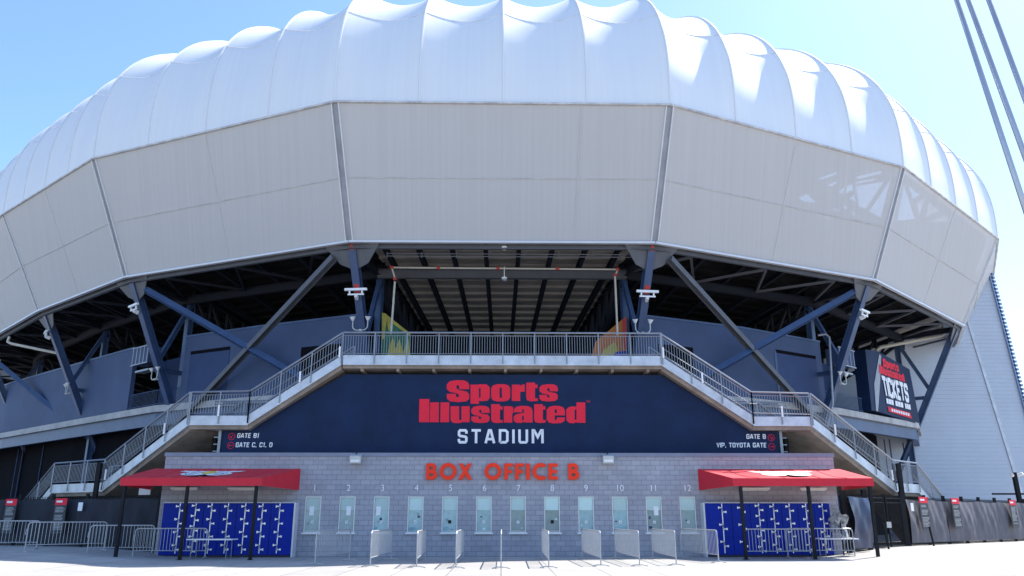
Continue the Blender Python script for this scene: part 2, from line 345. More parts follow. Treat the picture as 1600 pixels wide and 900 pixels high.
# mesh fascia
for i in range(N - 1):
    a, b, c, d = P3(B[i], ZB), P3(B[i + 1], ZB), P3(T[i + 1], ZT), P3(T[i], ZT)
    e = (b - a).normalized(); ins = .2
    a2, b2, c2, d2 = a + e * ins, b - e * ins, c - e * ins, d + e * ins
    nn = (b - a).cross(d - a).normalized()
    if nn.y > 0 and abs(nn.y) > .3: nn = -nn
    if nn.dot(P3(NB[i], 0)) < 0: nn = -nn
    mb = MB(); rows = []
    for r_ in range(5):
        t = r_ / 4; L = a2.lerp(d2, t); Q = b2.lerp(c2, t)
        rows.append([L.lerp(Q, k / 12) for k in range(13)])
    mb.grid(rows); mb.grid([[p - nn * .05 for p in r_] for r_ in rows])
    fp = mb.build('fascia_panel', M_FASC, stad, recalc=False)
    lo = nn * -.4; ln_ = MB(); ex = (b - a).normalized(); ey = nn.cross(ex).normalized(); ey = ey if ey.z > 0 else -ey; o_ = a + lo
    def pj(p): return ((p - o_).dot(ex), (p - o_).dot(ey))
    hl = []
    for h in HOLES.get(i, []):
        q_ = []
        for px, py in h: r = sight(px, py); q_.append(pj(CAM + r * ((o_ - CAM).dot(nn) / r.dot(nn))))
        hl.append(q_)
    cv = bpy.data.curves.new('added_liner', 'CURVE'); cv.dimensions = '2D'; cv.fill_mode = 'BOTH'
    for lp in [[pj(a + lo + (d - a) * .02), pj(b + lo + (c - b) * .02), pj(c + lo), pj(d + lo)]] + hl:
        sp_ = cv.splines.new('POLY'); sp_.points.add(len(lp) - 1); sp_.use_cyclic_u = True
        for p_, (u, v) in zip(sp_.points, lp): p_.co = (u, v, 0, 1)
    tmp = bpy.data.objects.new('tmp', cv); COL.objects.link(tmp); bpy.context.view_layer.update()
    me_ = bpy.data.meshes.new_from_object(tmp); bpy.data.objects.remove(tmp)
    for v_ in me_.vertices: q_ = o_ + ex * v_.co.x + ey * v_.co.y; v_.co = q_
    me_.materials.clear(); me_.materials.append(M_ADDED_LINER); lo2 = bpy.data.objects.new('added_liner', me_); COL.objects.link(lo2); lo2.parent = fp
    s_ = MB(); t = .46; L = a2.lerp(d2, t) + nn * .02; Q = b2.lerp(c2, t) + nn * .02
    s_.bar(L, Q, .03, .03, nn); s_.build('seam_strip', M_SEAM, fp)
    for t in (.5,) if i != 5 else (.74,):
        v_s = MB(); v_s.bar(a2.lerp(b2, t) + nn * .012, d2.lerp(c2, t) + nn * .012, .02, .02, nn); v_s.build('panel_joint', M_JOINT, fp)
    tr = MB(); tr.bar(a + nn * .03 + V((0, 0, -.06)), b + nn * .03 + V((0, 0, -.06)), .22, .12, (0, 0, 1)); tr.build('edge_trim', M_TRIM, fp)
    tr = MB(); tr.bar(d + nn * .06, c + nn * .06, .12, .10, (0, 0, 1)); tr.build('edge_trim', M_SEAM, fp)
for i in range(N):
    mb = MB(); n3 = P3(NB[i], 0)
    p, q = P3(B[i], ZB) - n3 * .12, P3(T[i], ZT) - n3 * .12
    mb.bar(p, q, .36, .10, n3); ch = mb.build('seam_channel', M_CHAN, stad)
    tt = V((-NB[i].y, NB[i].x, 0)); e = MB()
    for k in (-1, 1): e.bar(p + tt * k * .2 + n3 * .08, q + tt * k * .2 + n3 * .08, .06, .14, n3)
    e.build('channel_edge', M_TRIM, ch)

# billowed membrane
A_, B_ = 8.5, 10.7
def prof(u):            # u 0..1 : (inward, up)
    if u <= .8:
        th = u / .8 * R(88); n = 2 / 2.25
        return A_ * (1 - math.cos(th) ** n) - .35 * math.sin(min(th * 3, math.pi)), B_ * math.sin(th) ** n
    k = (u - .8) / .2; i0, z0 = A_ * (1 - math.cos(R(88)) ** (2 / 2.25)), B_
    return i0 + k * 24, z0 + k * 1.6
for i in range(N - 1):
    nbil = 4; cut_away_top = i >= 7        # roof cut away here so sky shows through the backing's holes
    for k in range(nbil):
        rows = []; NU = 44; NW = 14
        for a in range(NU + 1):
            u = a / NU; u = u * .86 if a < NU - 3 else .86 + (a - NU + 3) / 3 * .14 if a > NU - 3 else .86 * (NU - 3) / NU
            iw, up = prof(min(1, u)); row = []
            ps = []
            for e in (0, 1):
                f = (k + e) / nbil; p = T[i].lerp(T[i + 1], f); nn = NT[i].lerp(NT[i + 1], f).normalized()
                ps.append((p, nn))
            wgt = min(1, max(0, (up) / 5.0)); wgt = wgt * wgt * (3 - 2 * wgt)
            # slope of profile for the inward sag direction
            i2, u2 = prof(min(1, u + .01)); i1, u1 = prof(max(0, u - .01)); tx, tz = i2 - i1, u2 - u1; ln = math.hypot(tx, tz) or 1
            sx, sz = tz / ln, -tx / ln      # inward normal (inward, down)
            for b in range(NW + 1):
                w_ = b / NW; p = ps[0][0].lerp(ps[1][0], w_); nn = ps[0][1].lerp(ps[1][1], w_).normalized()
                sag = (.50 * wgt + .06) * (1 - abs(2 * w_ - 1) ** 1.9) * (1 if up > .01 else 0)
                q = p - nn * (iw + sag * sx); row.append(V((q.x, q.y, ZT + .05 + up + sag * sz)))
            rows.append(row)
        if cut_away_top: rows = rows[:NU - (2 if i == 7 else 12)]
        mb = MB(); mb.grid(rows)
        me = mb.build('roof_membrane', M_MEMB, stad, smooth=True, recalc=False)
        s_ = MB(); j = 15; s_.tube([V(p) + V((NT[i].x, NT[i].y, .3)) * .01 for p in rows[j]], .022, 4); s_.build('membrane_seam', M_MSEAM, me)
        s_ = MB(); s_.tube([r_[0] for r_ in rows[:NU - 2]], .06, 5); s_.build('membrane_arch', M_MEMB, me)

# underside of the stand: steps going in and down, with a back wall
def ringpt(i, s, z): q = B[i] - NB[i] * s * (1.0 / max(.8, 1)); return P3(q, z)
for i in range(N - 1):
    mb = MB(); steps = 17; rows = []
    for k in range(steps + 1):
        s = 1.2 + k * .82; z = 17.3 - k * .215
        rows.append([ringpt(i, s, z + .17), ringpt(i + 1, s, z + .17)]); rows.append([ringpt(i, s, z), ringpt(i + 1, s, z)])
    mb.grid(rows); mb.build('stand_underside', M_DECK if i in (5, 8) else M_DECK_SHADE, stad, recalc=False)
    bw = MB(); a, b = rows[-1]
    bw.quad(a, b, V((b.x, b.y, -.02)), V((a.x, a.y, -.02))); 
    if i < 6: bw.quad(P3(V((a.x, a.y)), 33.4), P3(V((b.x, b.y)), 33.4), b, a)  # upper part left off at the right so sky reaches the holes
    bw.build('back_wall', M_VOID, stad, recalc=False)
    # beams under the steps
    for m_ in range(8 if i == 5 else 5):
        f = (m_ + .5) / (8 if i == 5 else 5)
        p = ringpt(i, 1.2, 16.9).lerp(ringpt(i + 1, 1.2, 16.9), f); q = ringpt(i, 1.2 + 16.5 * .82, 13.4).lerp(ringpt(i + 1, 1.2 + 16.5 * .82, 13.4), f)
        b_ = MB(); b_.ibeam(p, q, .24, .34); b_.build('raker_beam', M_DARKSTEEL, stad)

# slab, wall ring of the concourse
SL = [V(p) for p in [(-64, 56), (-43.0, 34.9), (-30.4, 24.0), (-22.5, 17.3), (-14.9, 13.3), (-7.9, 10.2)]]
SRr = [V(p) for p in [(7.9, 10.2), (14.9, 13.3), (22.3, 17.9), (31.9, 26.3), (37.2, 36.0)]]
def strip(mb, pts, z0, z1, t, off=0.0):
    """closed wall following a polyline, thickness t to the inside (left-to-right order)"""
    n = len(pts); nn = []
    for i in range(n):
        d = V((0, 0))
        if i: d += (pts[i] - pts[i - 1]).normalized()
        if i < n - 1: d += (pts[i + 1] - pts[i]).normalized()
        d.normalize(); nn.append(V((d.y, -d.x)))
    o = [pts[i] + nn[i] * off for i in range(n)]; q = [pts[i] + nn[i] * (off - t) for i in range(n)]
    for i in range(n - 1):
        v = [P3(o[i], z0), P3(o[i + 1], z0), P3(q[i + 1], z0), P3(q[i], z0), P3(o[i], z1), P3(o[i + 1], z1), P3(q[i + 1], z1), P3(q[i], z1)]
        fs = [(0, 1, 5, 4), (2, 3, 7, 6), (4, 5, 6, 7), (0, 3, 2, 1)]
        if i == 0: fs.append((0, 4, 7, 3))
        if i == n - 2: fs.append((1, 2, 6, 5))
        mb.add(v, fs)
    return mb
for pts in (SL, SRr):
    sl_ = strip(MB(), pts, 8.08, 8.5, 13).build('concourse_slab', M_CONC, stad)
    strip(MB(), pts, 7.25, 8.07, .35, -.25).build('edge_beam', M_BLUESTEEL, sl_)
def sub(pts, lo, hi):
    """part of polyline between fractional indices"""
    def P(t): i = min(int(t), len(pts) - 2); return pts[i].lerp(pts[i + 1], t - i)
    return [P(lo)] + [pts[k] for k in range(int(lo) + 1, int(math.ceil(hi)))] + [P(hi)]
WZ = 12.8
walls = [(sub(SL, 0, 2.62), WZ), (sub(SL, 3.25, 5), WZ), (sub(SRr, 0, 1.87), WZ)]
for pts, z in walls:
    wl = strip(MB(), pts, 8.5, z, .3, -.12).build('concourse_wall', M_PANEL, stad)
    strip(MB(), pts, z + .002, z + .12, .40, -.07).build('coping', M_BLUESTEEL, wl)
def wallpanel(pts, lo, hi, z0, z1, m, name, par=stad, t=.05, off=-.09):
    return strip(MB(), sub(pts, lo, hi), z0, z1, t, off).build(name, m, par)
wallpanel(SRr, 1.35, 1.80, 9.0, 11.6, M_PANELDARK, 'recess_panel'); wallpanel(SRr, 1.33, 1.35, 8.9, 11.7, M_BLUESTEEL, 'recess_reveal_shade')
wallpanel(SL, 3.32, 3.72, 9.0, 11.6, M_PANELDARK, 'recess_panel'); wallpanel(SL, 3.32, 3.72, 11.6, 11.82, M_VOID, 'recess_reveal_shade'); wallpanel(SRr, 1.35, 1.80, 11.6, 11.82, M_VOID, 'recess_reveal_shade')  # near-black strips over the panels are the recess's painted shade
wallpanel(SRr, .18, .50, 9.6, 11.25, M_VOID, 'wall_opening'); wallpanel(SL, 4.42, 4.80, 9.6, 11.25, M_VOID, 'wall_opening')
# balcony gaps: back wall, small railing, ventilation box
for pts, lo, hi, vf in ((SL, 2.62, 3.25, 2.85), (SRr, 1.87, 2.30, 2.06)):
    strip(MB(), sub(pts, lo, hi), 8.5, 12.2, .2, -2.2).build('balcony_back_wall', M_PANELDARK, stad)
    q = sub(pts, lo, hi); rl = MB()
    for z in (8.65, 9.55): rl.tube([P3(p, z) - V((0, -.3, 0)) for p in q], .03, 5)
    for a, b in zip(q[:-1], q[1:]):
        k = int((b - a).length / .16)
        for j in range(k): p = a.lerp(b, j / k); rl.bar((p.x, p.y + .3, 8.5), (p.x, p.y + .3, 9.55), .02, .02)
    rl.build('balcony_railing', M_BLUESTEEL, stad)
    c = sub(pts, lo, vf)[-1]; vb = MB(); d = (pts[int(vf) + 1] - pts[int(vf)]).normalized(); d3 = V((d.x, d.y, 0)); n3 = V((d.y, -d.x, 0))
    cc = P3(c, 11.9) + n3 * .1; vb.bar(cc - d3 * 1.1, cc + d3 * 1.1, .9, 1.1); v_ = vb.build('ventilation_box', M_PANEL, stad)
    rb = MB()
    for j in range(5): rb.bar(cc + d3 * (-1 + .5 * j) + n3 * .47 + V((0, 0, -.58)), cc + d3 * (-1 + .5 * j) + n3 * .47 + V((0, 0, .58)), .06, .05)
    for z in (-.58, .58): rb.bar(cc - d3 * 1.15 + n3 * .48 + V((0, 0, z)), cc + d3 * 1.15 + n3 * .48 + V((0, 0, z)), .07, .07)
    rb.build('stiffener_rib', M_GALV, v_)
    bb = MB(); bb.bar(cc - d3 * .8 - V((0, 0, 1.0)), cc + d3 * 1.0 - V((0, 0, 1.0)), .6, .12); bb.build('support_bracket', M_GALV, v_)

lw = [V((-75, 70)), V((-50, 45)), V((-33, 28)), V((-22, 19)), V((-13, 14)), V((0, 12.5)), V((13, 14)), V((22, 20)), V((30, 30)), V((36, 40))]
strip(MB(), lw, -.02, 8.07, .3).build('lower_wall', M_VOID, stad)
# columns and braces
def colpt(i, z, k=.5): s = .5 + k * (ZB - z); return P3(B[i] - NB[i] * s, z)
for i in range(1, N - 1):
    n3 = P3(NB[i], 0); zb = 0.0 if i not in (5, 6) else 6.0
    c = MB(); c.ibeam(colpt(i, ZB - .15), colpt(i, 7.6), .42, .46, n3, .05); co = c.build('column', M_BLUESTEEL, stad)
    c = MB(); c.tube([colpt(i, 7.6), colpt(i, 2.2)], .24, 10); c.build('lower_column', M_BLUESTEEL, co)
    rp = B[i] - NB[i] * 4.9
    c = MB(); c.ibeam(P3(rp, 15.4), P3(rp, 0 if i not in (5, 6) else 8.45), .36, .40, n3, .04); c.build('rear_post', M_BLUESTEEL, co)
    c = MB(); c.ibeam(P3(rp, 15.3), colpt(i, 11.3) - n3 * .2, .24, .28, n3); c.build('diagonal_strut', M_BLUESTEEL, co)
    c = MB(); c.ibeam(P3(rp, 10.6), colpt(i, 10.6), .22, .26); c.build('cross_strut', M_BLUESTEEL, co)
    c = MB(); tt = V((-NB[i].y, NB[i].x, 0)); o = colpt(i, ZB - .1); 
    for sg in (-1, 1):
        c.prism([(.0, 0), (1.5, 0), (1.45, -.12), (.75, -.95), (0, -1.25)], lambda u, v, d_: o + tt * sg * (u + .05) + n3 * (.1 + d_ + v * .5) + V((0, 0, v)), .05)
    c.build('gusset_plate', M_BEIGESTEEL, co)
    c = MB(); c.ibeam(P3(B[i] - NB[i] * .6, 15.75), P3(rp, 15.55), .3, .4); c.build('cantilever_beam', M_DARKSTEEL, co)
    if i in (5, 6):
        c = MB(); p = colpt(i, 13.9) + n3 * .26; c.bar(p, colpt(i, 13.45) + n3 * .26, .3, .04, n3); c.build('red_marker', M_PIPERED, co)
        c = MB(); p = colpt(i, 15.9) + n3 * .26; c.bar(p, colpt(i, 15.6) + n3 * .26, .16, .04, n3); c.build('red_marker', M_PIPERED, co)
def brace(p, q, front):
    c = MB(); c.ibeam(p, q, .34, .36, (0, -1, .4), .045); c.build('cross_brace', M_BEIGESTEEL if front else M_BLUESTEEL, stad)
for i, j in ((5, 4), (6, 7)):
    t1 = V((B[j] - B[i]).to_3d()).normalized()
    a = colpt(i, 15.3) + t1 * 1.0; b = colpt(j, 6.8) - t1 * -.2; n3 = P3((NB[i] + NB[j]).normalized(), 0)
    brace(a + n3 * .5, b + n3 * .5, True)
    a = colpt(j, 15.2) - t1 * .9; b = colpt(i, 7.0, .42)
    brace(a + n3 * .12, b + n3 * .12, False)
for i, j in ((2, 3), (8, 9)):
    brace(colpt(i, 15.2), colpt(j, 7.0), False) if i == 2 else brace(colpt(j, 15.2), colpt(i, 7.5), False)
# edge beams under the fascia, inner ring, web of struts
for i in range(N - 1):
    a, b = B[i], B[i + 1]
    c = MB(); c.ibeam(P3(a - NB[i] * .35, 15.78), P3(b - NB[i + 1] * .35, 15.78), .22, .26); c.build('edge_beam', M_BEIGESTEEL, stad)
    c = MB(); c.ibeam(ringpt(i, 4.4, 15.45), ringpt(i + 1, 4.4, 15.45), .3, .55); c.build('ring_beam', M_BEIGESTEEL if i == 5 else M_DARKSTEEL, stad)  # side bays get the near-black steel, their shade put into the colour
    if i != 5:
        m_ = 6
        c = MB()
        for k in range(m_):
            p = ringpt(i, .6, 15.7).lerp(ringpt(i + 1, .6, 15.7), (k + (k % 2)) / m_ if 0 else k / m_)
            q = ringpt(i, 4.4, 15.6).lerp(ringpt(i + 1, 4.4, 15.6), (k + 1) / m_)
            p2 = ringpt(i, .6, 15.7).lerp(ringpt(i + 1, .6, 15.7), (k + 1) / m_); q2 = ringpt(i, 4.4, 15.6).lerp(ringpt(i + 1, 4.4, 15.6), k / m_)
            if k % 2: c.bar(p, q, .14, .14)
            else: c.bar(p2, q2, .14, .14)
        c.build('lateral_bracing', M_BEIGESTEEL if i >= 6 else M_DARKSTEEL, stad)  # left-hand bracing coloured near-black as shade, right-hand bays stay grey
# raker trusses inward of each column
for i in range(2, N - 2):
    c = MB(); n = 7
    tp = [ringpt(i, 5 + k * 1.45, 16.2 - k * .38) for k in range(n + 1)]; bt = [ringpt(i, 5 + k * 1.45, 15.4 - 4.6 * (k / n) ** .8 - .4) for k in range(n + 1)]
    c.ibeam(tp[0], tp[-1], .3, .3)
    for k in range(n): c.bar(bt[k], bt[k + 1], .26, .26); c.bar(tp[k], bt[k + 1], .18, .18); c.bar(tp[k + 1], bt[k + 1], .16, .16)
    c.build('raker_truss', M_DARKSTEEL, stad)
# paired thin posts under the slab and the lower void
for pts in (SL, SRr):
    for t in [x * .33 + .1 for x in range(0, int((len(pts) - 1) / .33))]:
        i = min(int(t), len(pts) - 2); p = pts[i].lerp(pts[i + 1], t - i) + V((0, 2.5)); c = MB()
        for o in (-.2, .2): c.bar((p.x + o, p.y, 0), (p.x + o, p.y, 7.3), .06, .1)
        c.build('twin_post', M_PANEL, stad)
# concourse centre: back kiosks
c = MB(); c.box(-9, 9, 19.3, 19.45, 8.45, 13.6); c.build('concourse_back_wall', M_VOID, stad)
for x0 in (-5.4, -2.4, .6, 3.6):
    s_ = MB(); s_.box(x0, x0 + 2.5, 19.1, 19.25, 9.2, 11.6); so_ = s_.build('kiosk_shutter', M_SHUT, stad)
    gr = MB()
    for k in range(6): gr.box(x0 + k * .49, x0 + k * .49 + .03, 19.06, 19.09, 9.2, 11.6)
    for k in range(5): gr.box(x0, x0 + 2.5, 19.02, 19.05, 9.3 + k * .55, 9.34 + k * .55)
    gr.build('shutter_grid', M_GALV, so_)
c = MB(); c.box(-9, 9, 9.61, 20, 8.1, 8.44); c.build('concourse_floor', M_CONC, stad)

# painted triangular side walls
def cheek(Y, pix, thick=.25): return [at_y(px, py, Y) for px, py in pix]
mu = thing('mural_wall', 'sloping concourse side wall painted green and yellow behind the left railing', 'mural', (-6.0, 11, 8.45))
def slabpoly(pts, t, name, m, par, base):
    mb = MB(); n = len(pts); vs = [p - base for p in pts] + [p + V((0, t, 0)) - base for p in pts]
    mb.add(vs, [tuple(range(n)), tuple(reversed(range(n, 2 * n)))] + [(i, (i + 1) % n, n + (i + 1) % n, n + i) for i in range(n)]); return mb.build(name, m, par)
def pl(Y, pix): return [at_y(a, b, Y) for a, b in pix]
b0 = V((-6.0, 11, 8.45))
slabpoly(pl(11, [(596, 488), (641, 524), (641, 562), (596, 562)]), .2, 'wall', M_GREEN, mu, b0)
slabpoly(pl(10.98, [(597, 489), (601, 489), (641, 521), (641, 526), (612, 504), (608, 520), (604, 500), (600, 530), (597, 530)]), .015, 'yellow_band', M_MYEL, mu, b0)
slabpoly(pl(10.98, [(604, 562), (608, 540), (614, 528), (618, 545), (624, 530), (630, 550), (638, 528), (641, 562)]), .015, 'yellow_band', M_MYEL, mu, b0)
b1 = V((6.5, 11, 8.45))
mu = thing('mural_wall', 'sloping concourse side wall painted orange and blue behind the right railing', 'mural', b1)
slabpoly(pl(11, [(924, 562), (930, 534), (976, 496), (979, 496), (979, 562)]), .2, 'wall', M_ORANGE, mu, b1)
slabpoly(pl(10.98, [(936, 562), (944, 546), (960, 534), (966, 545), (960, 562)]), .015, 'yellow_band', M_MYEL, mu, b1)
slabpoly(pl(10.97, [(955, 562), (962, 550), (979, 548), (979, 562)]), .015, 'blue_band', M_LOCK, mu, b1)
slabpoly(pl(10.97, [(972, 500), (979, 496), (979, 548), (974, 540)]), .012, 'red_band', M_PIPERED, mu, b1)

# white sided building on the right
wb = thing('sided_building', 'tall pale blue-white building with horizontal metal siding at the right', 'building', (36, 32, 0))
def edge_x(z): return 44.85 - z * .0785
mb = MB(); z = 0
while z < 22.2:
    z1 = z + .34
    mb.quad((27 - 36, -.035, z), (edge_x(z) - 36, -.035, z), (edge_x(z1) - 36, 0, z1), (27 - 36, 0, z1))
    mb.quad((27 - 36, 0, z1), (edge_x(z1) - 36, 0, z1), (edge_x(z1) - 36, -.035, z1 + .001), (27 - 36, -.035, z1 + .001)); z = z1
mb.build('siding', M_SIDING, wb, recalc=False)
mb = MB(); mb.add([(-9, .1, 0), (8.85, .1, 0), (edge_x(22.3) - 36, .1, 22.3), (-9, .1, 22.3), (-9, 14, 0), (8.85, 14, 0), (edge_x(22.3) - 36, 14, 22.3), (-9, 14, 22.3)], [(0, 1, 2, 3), (1, 5, 6, 2), (5, 4, 7, 6), (4, 0, 3, 7), (3, 2, 6, 7)]); mb.build('wall', M_SIDING, wb)
mb = MB(); z = 0
while z < 22.2: mb.box(edge_x(z) - 36 - .05, edge_x(z) - 36 + .28, -.2, .3, z, z + .2); z += .34
mb.bar((8.85 - .02, -.05, 0), (edge_x(22.3) - 36 - .02, -.05, 22.3), .22, .3, (0, 1, 0)); mb.build('corner_trim', M_SIDEBLUE, wb)
mb = MB(); mb.bar((42.95 - 36, -.09, 0), (40.2 - 36, -.09, 20), .26, .02, (0, 1, 0)); mb.build('seam_strip', M_KICK, wb)
mb = MB(); mb.tube([(6.9, .5, 22.3), (6.9, .5, 23.3), (7.5, .5, 23.3)], .04, 5); mb.tube([(7.5, .5, 22.3), (7.5, .5, 23.3)], .04, 5); mb.box(7.3, 7.7, .3, .7, 22.9, 23.2); mb.build('roof_bracket', M_CHAN, wb)

# ------------------------------------------------------------------ box office
bo = thing('box_office', 'grey concrete block ticket office with twelve numbered windows and grey parapet', 'building')
W0, W1 = -14.12, 14.1
mb = MB(); WX = [-7.80 + i * 1.4155 for i in range(12)]; ww, z0, z1 = .325, .94, 2.37
xs = [W0] + [x for c in WX for x in (c - ww, c + ww)] + [W1]
for i in range(0, len(xs), 2): mb.box(xs[i], xs[i + 1], 0, .3, z0, z1)
mb.box(W0, W1, 0, .3, 0, z0); mb.box(W0, W1, 0, .3, z1, 4.0); mb.box(W0, W0 + .3, .3, 3.2, 0, 4.0); mb.box(W1 - .3, W1, .3, 3.2, 0, 4.0)
mb.build('wall', M_CMU, bo)
mb = MB(); mb.box(W0 - .04, W1 + .04, -.05, .35, 4.002, 4.16); mb.build('coping', mat('coping_grey', (.19, .21, .28), .5, .2), bo)
mb = MB(); mb.box(W0 + .31, W1 - .31, .36, 3.2, 3.8, 4.05); mb.build('roof', M_CONC, bo)
first = None
for i, x in enumerate(WX):
    if first is None:
        f = MB()
        for a in (-ww, ww - .035): f.box(a, a + .035, -.02, .1, z0, z1)
        f.box(-ww + .036, ww - .036, -.02, .1, z1 - .035, z1); f.box(-ww + .036, ww - .036, -.02, .1, z0, z0 + .03)
        first = f.build('window', M_FRAME, bo)
        gl = MB(); gl.box(-ww + .036, ww - .036, .05, .07, z0 + .031, z1 - .036); gl.build('glass', M_GLASS, first)
        bl = MB(); bl.box(-ww + .045, ww - .045, .035, .048, 1.83, z1 - .04); bl.build('blind', M_BLIND, first)
        sl2 = MB(); sl2.box(-ww - .06, ww + .06, -.10, .02, z0 - .06, z0 - .002); sl2.build('sill', M_WHITE, first)
        gg = MB(); gg.box(-ww + .06, ww - .06, .042, .047, 1.0, 1.012); gg.build('counter_edge', M_FRAME, first)
        first.location = (x, 0, 0); cur = first
    else:
        cur = first.copy(); COL.objects.link(cur); cur.location = (x, 0, 0)
        for chh in list(first.children):
            if chh.name.startswith(('speech', 'taped', 'counter_item')): continue
            d = chh.copy(); COL.objects.link(d); d.parent = cur
    if i in (4, 7):
        s_ = MB(); s_.box(-.06, .07, .025, .045, 1.30, 1.43); s_.build('speech_hatch', M_BLACK, cur)
    else:
        s_ = MB(); s_.tube([(0, .048, 1.35), (0, .02, 1.35)], .065, 14); q = s_.build('speech_disc', M_WHITE, cur)
        s_ = MB(); s_.tube([(0, .019, 1.35), (0, .015, 1.35)], .028, 8); s_.build('speech_grille', M_CHAN, cur)
    random.seed(i * 5 + 2)
    for kx in range(random.choice((1, 2, 2, 3))):
        ax = random.uniform(-.24, .14); az = random.uniform(1.0, 1.65); wx = random.uniform(.04, .13); wz = random.uniform(.02, .12)
        p = MB(); p.box(ax, ax + wx, .040, .046, az, az + wz); p.build('counter_item', random.choice((M_BLIND, M_NAVY, M_CHAN, M_PANEL)), cur)
    # taped papers at some windows
    if i in (0, 1, 2, 10):
        p = MB(); dx = (-.05, .06, -.12, .0, 0, 0, 0, 0, 0, 0, .1, 0)[i]; p.box(dx - .1, dx + .09, .028, .034, 1.62, 1.98); p.build('taped_paper', M_WHITEP, cur)
    font_obj('number', str(i + 1), .36, M_WHITEP, bo, extrude=.012, loc=(x + .02, -.03, 2.60)); 
font_obj('sign_lettering', 'BOX OFFICE B', .01, M_LETTER)  # replaced below
bpy.data.objects.remove(bpy.data.objects['sign_lettering'])
# channel letters, geometric sans drawn as outlines
bx = thing('channel_letter_sign', 'red raised capital letters of the ticket office name on the block wall', 'sign', (0.11, -.04, 3.06))
def arc(cx, cy, rx, ry, a0, a1, n=14): return [(cx + rx * math.cos(R(a0 + (a1 - a0) * k / n)), cy + ry * math.sin(R(a0 + (a1 - a0) * k / n))) for k in range(n + 1)]
H = .66
def L_B(): return ([(0, 0)] + [(.26, 0)] + arc(.28, .19, .19, .19, -90, 60, 8)[0:] + arc(.26, .49, .155, .17, -40, 90, 8) + [(0, H)], [[(.14, .13), (.25, .13)] + arc(.25, .195, .06, .065, -60, 60, 5) + [(.14, .26)], [(.14, .40), (.23, .40)] + arc(.23, .465, .05, .06, -60, 60, 5) + [(.14, .53)]])
def L_O(): return (arc(.36, .33, .36, .35, 0, 360, 28)[:-1], [arc(.36, .33, .21, .20, 0, 360, 20)[:-1]])
def L_X(): return ([(0, 0), (.18, 0), (.29, .2), (.41, 0), (.60, 0), (.385, .34), (.58, H), (.41, H), (.29, .48), (.18, H), (.02, H), (.205, .34)], [])
def L_F(): return ([(0, 0), (.15, 0), (.15, .26), (.33, .26), (.33, .39), (.15, .39), (.15, .53), (.37, .53), (.37, H), (0, H)], [])
def L_I(): return ([(0, 0), (.16, 0), (.16, H), (0, H)], [])
def L_C(): return (arc(.36, .33, .36, .35, 48, 312, 22) + arc(.36, .33, .21, .20, 305, 55, 16), [])
def L_E(): return ([(0, 0), (.40, 0), (.40, .13), (.15, .13), (.15, .265), (.37, .265), (.37, .395), (.15, .395), (.15, .53), (.40, .53), (.40, H), (0, H)], [])
pxs = [('B', 666), ('O', 687), ('X', 716), ('O', 757), ('F', 788), ('F', 805), ('I', 822), ('C', 832), ('E', 857), ('B', 888)]
fnL = {'B': L_B, 'O': L_O, 'X': L_X, 'F': L_F, 'I': L_I, 'C': L_C, 'E': L_E}
for ch, px in pxs:
    o, hs = fnL[ch](); x0 = at_y(px, 738, -.1).x; k = .98
    mb = MB(); mb.prism(o, lambda u, v, d_: V((x0 - .11 + u * k, -.10 + d_, v)), .10, hs); mb.build('letter', M_LETTER, bx)
# wall pack lamps
for px, lab in ((556, 'grey box lamp on the block wall to the left of the red letters'), (950, 'grey box lamp on the block wall to the right of the red letters')):
    c = at_y(px, 717, -.2); t = thing('wall_lamp', lab, 'lamp', (c.x, 0, c.z), 0, 'box lamps on the ticket office wall')
    m_ = MB(); m_.prism([(0, -.17), (-.30, -.19), (-.34, .10), (-.04, .19), (0, .19)], lambda u, v, d_: V((d_ - .22, u - .055, v)), .44); m_.build('housing', M_LAMP, t)
    m_ = MB(); m_.box(-.18, .18, -.375, -.355, -.13, .06); m_.build('lens', M_WHITE, t)
    m_ = MB(); m_.tube([(0, -.1, .19), (-.02, -.12, .32), (-.08, -.08, .42)], .02, 5); m_.build('conduit', M_BLACK, t)

# ------------------------------------------------------------------ big sign
sg = thing('stadium_name_sign', 'large navy trapezoid sign board with red and white lettering under the stairs', 'sign', (0, 1.2, 4.1))
poly = [(-12.26, .06), (12.24, .06), (12.24, 1.22), (10.98, 1.22), (7.22, 3.62), (-7.05, 3.62), (-10.98, 1.28), (-12.26, 1.28)]
mb = MB(); mb.prism(poly, lambda u, v, d_: V((u, d_, v)), .12); mb.build('sign_board', M_SIGN, sg)
def sfn(u, v, d_=0):  # photograph crop units to the board
    p = at_y(640 + u * .1875, 580 + v * .1875, 1.19); return V((p.x, -.012 - d_, p.z - 4.1))
slab_words(sg, sfn, M_RED)
def at_sign(px, py): p = at_y(px, py, 1.19); return p.x, p.z - 4.1
x0, zb = at_sign(717, 692.5); mb = MB(); write(mb, 'STADIUM', .60, .185, lambda u, v, d_: V((x0 + u, -.012 - d_, zb + v)), gap=.50, sx=1.04); mb.build('white_lettering', M_WHITEP, sg)
x0, z_ = at_sign(919, 629); font_obj('trademark_letters', 'TM', .13, M_RED, sg, loc=(x0, -.012, z_), align='CENTER')
for txt, px, py, al in (('GATE B1', 371, 684, 0), ('GATE C, C1, D', 368.5, 698.5, 0), ('GATE B', 1196, 685.5, 1), ('VIP, TOYOTA GATE', 1197, 699, 1)):
    xx, zz = at_sign(px, py); mb = MB(); write(mb, txt, .195, .20, lambda u, v, d_: V((xx + u, -.012 - d_, zz + v)), gap=.34, shear=.06, sx=.98 if al == 0 else 1.0, align=al); mb.build('white_lettering', M_WHITEP, sg)
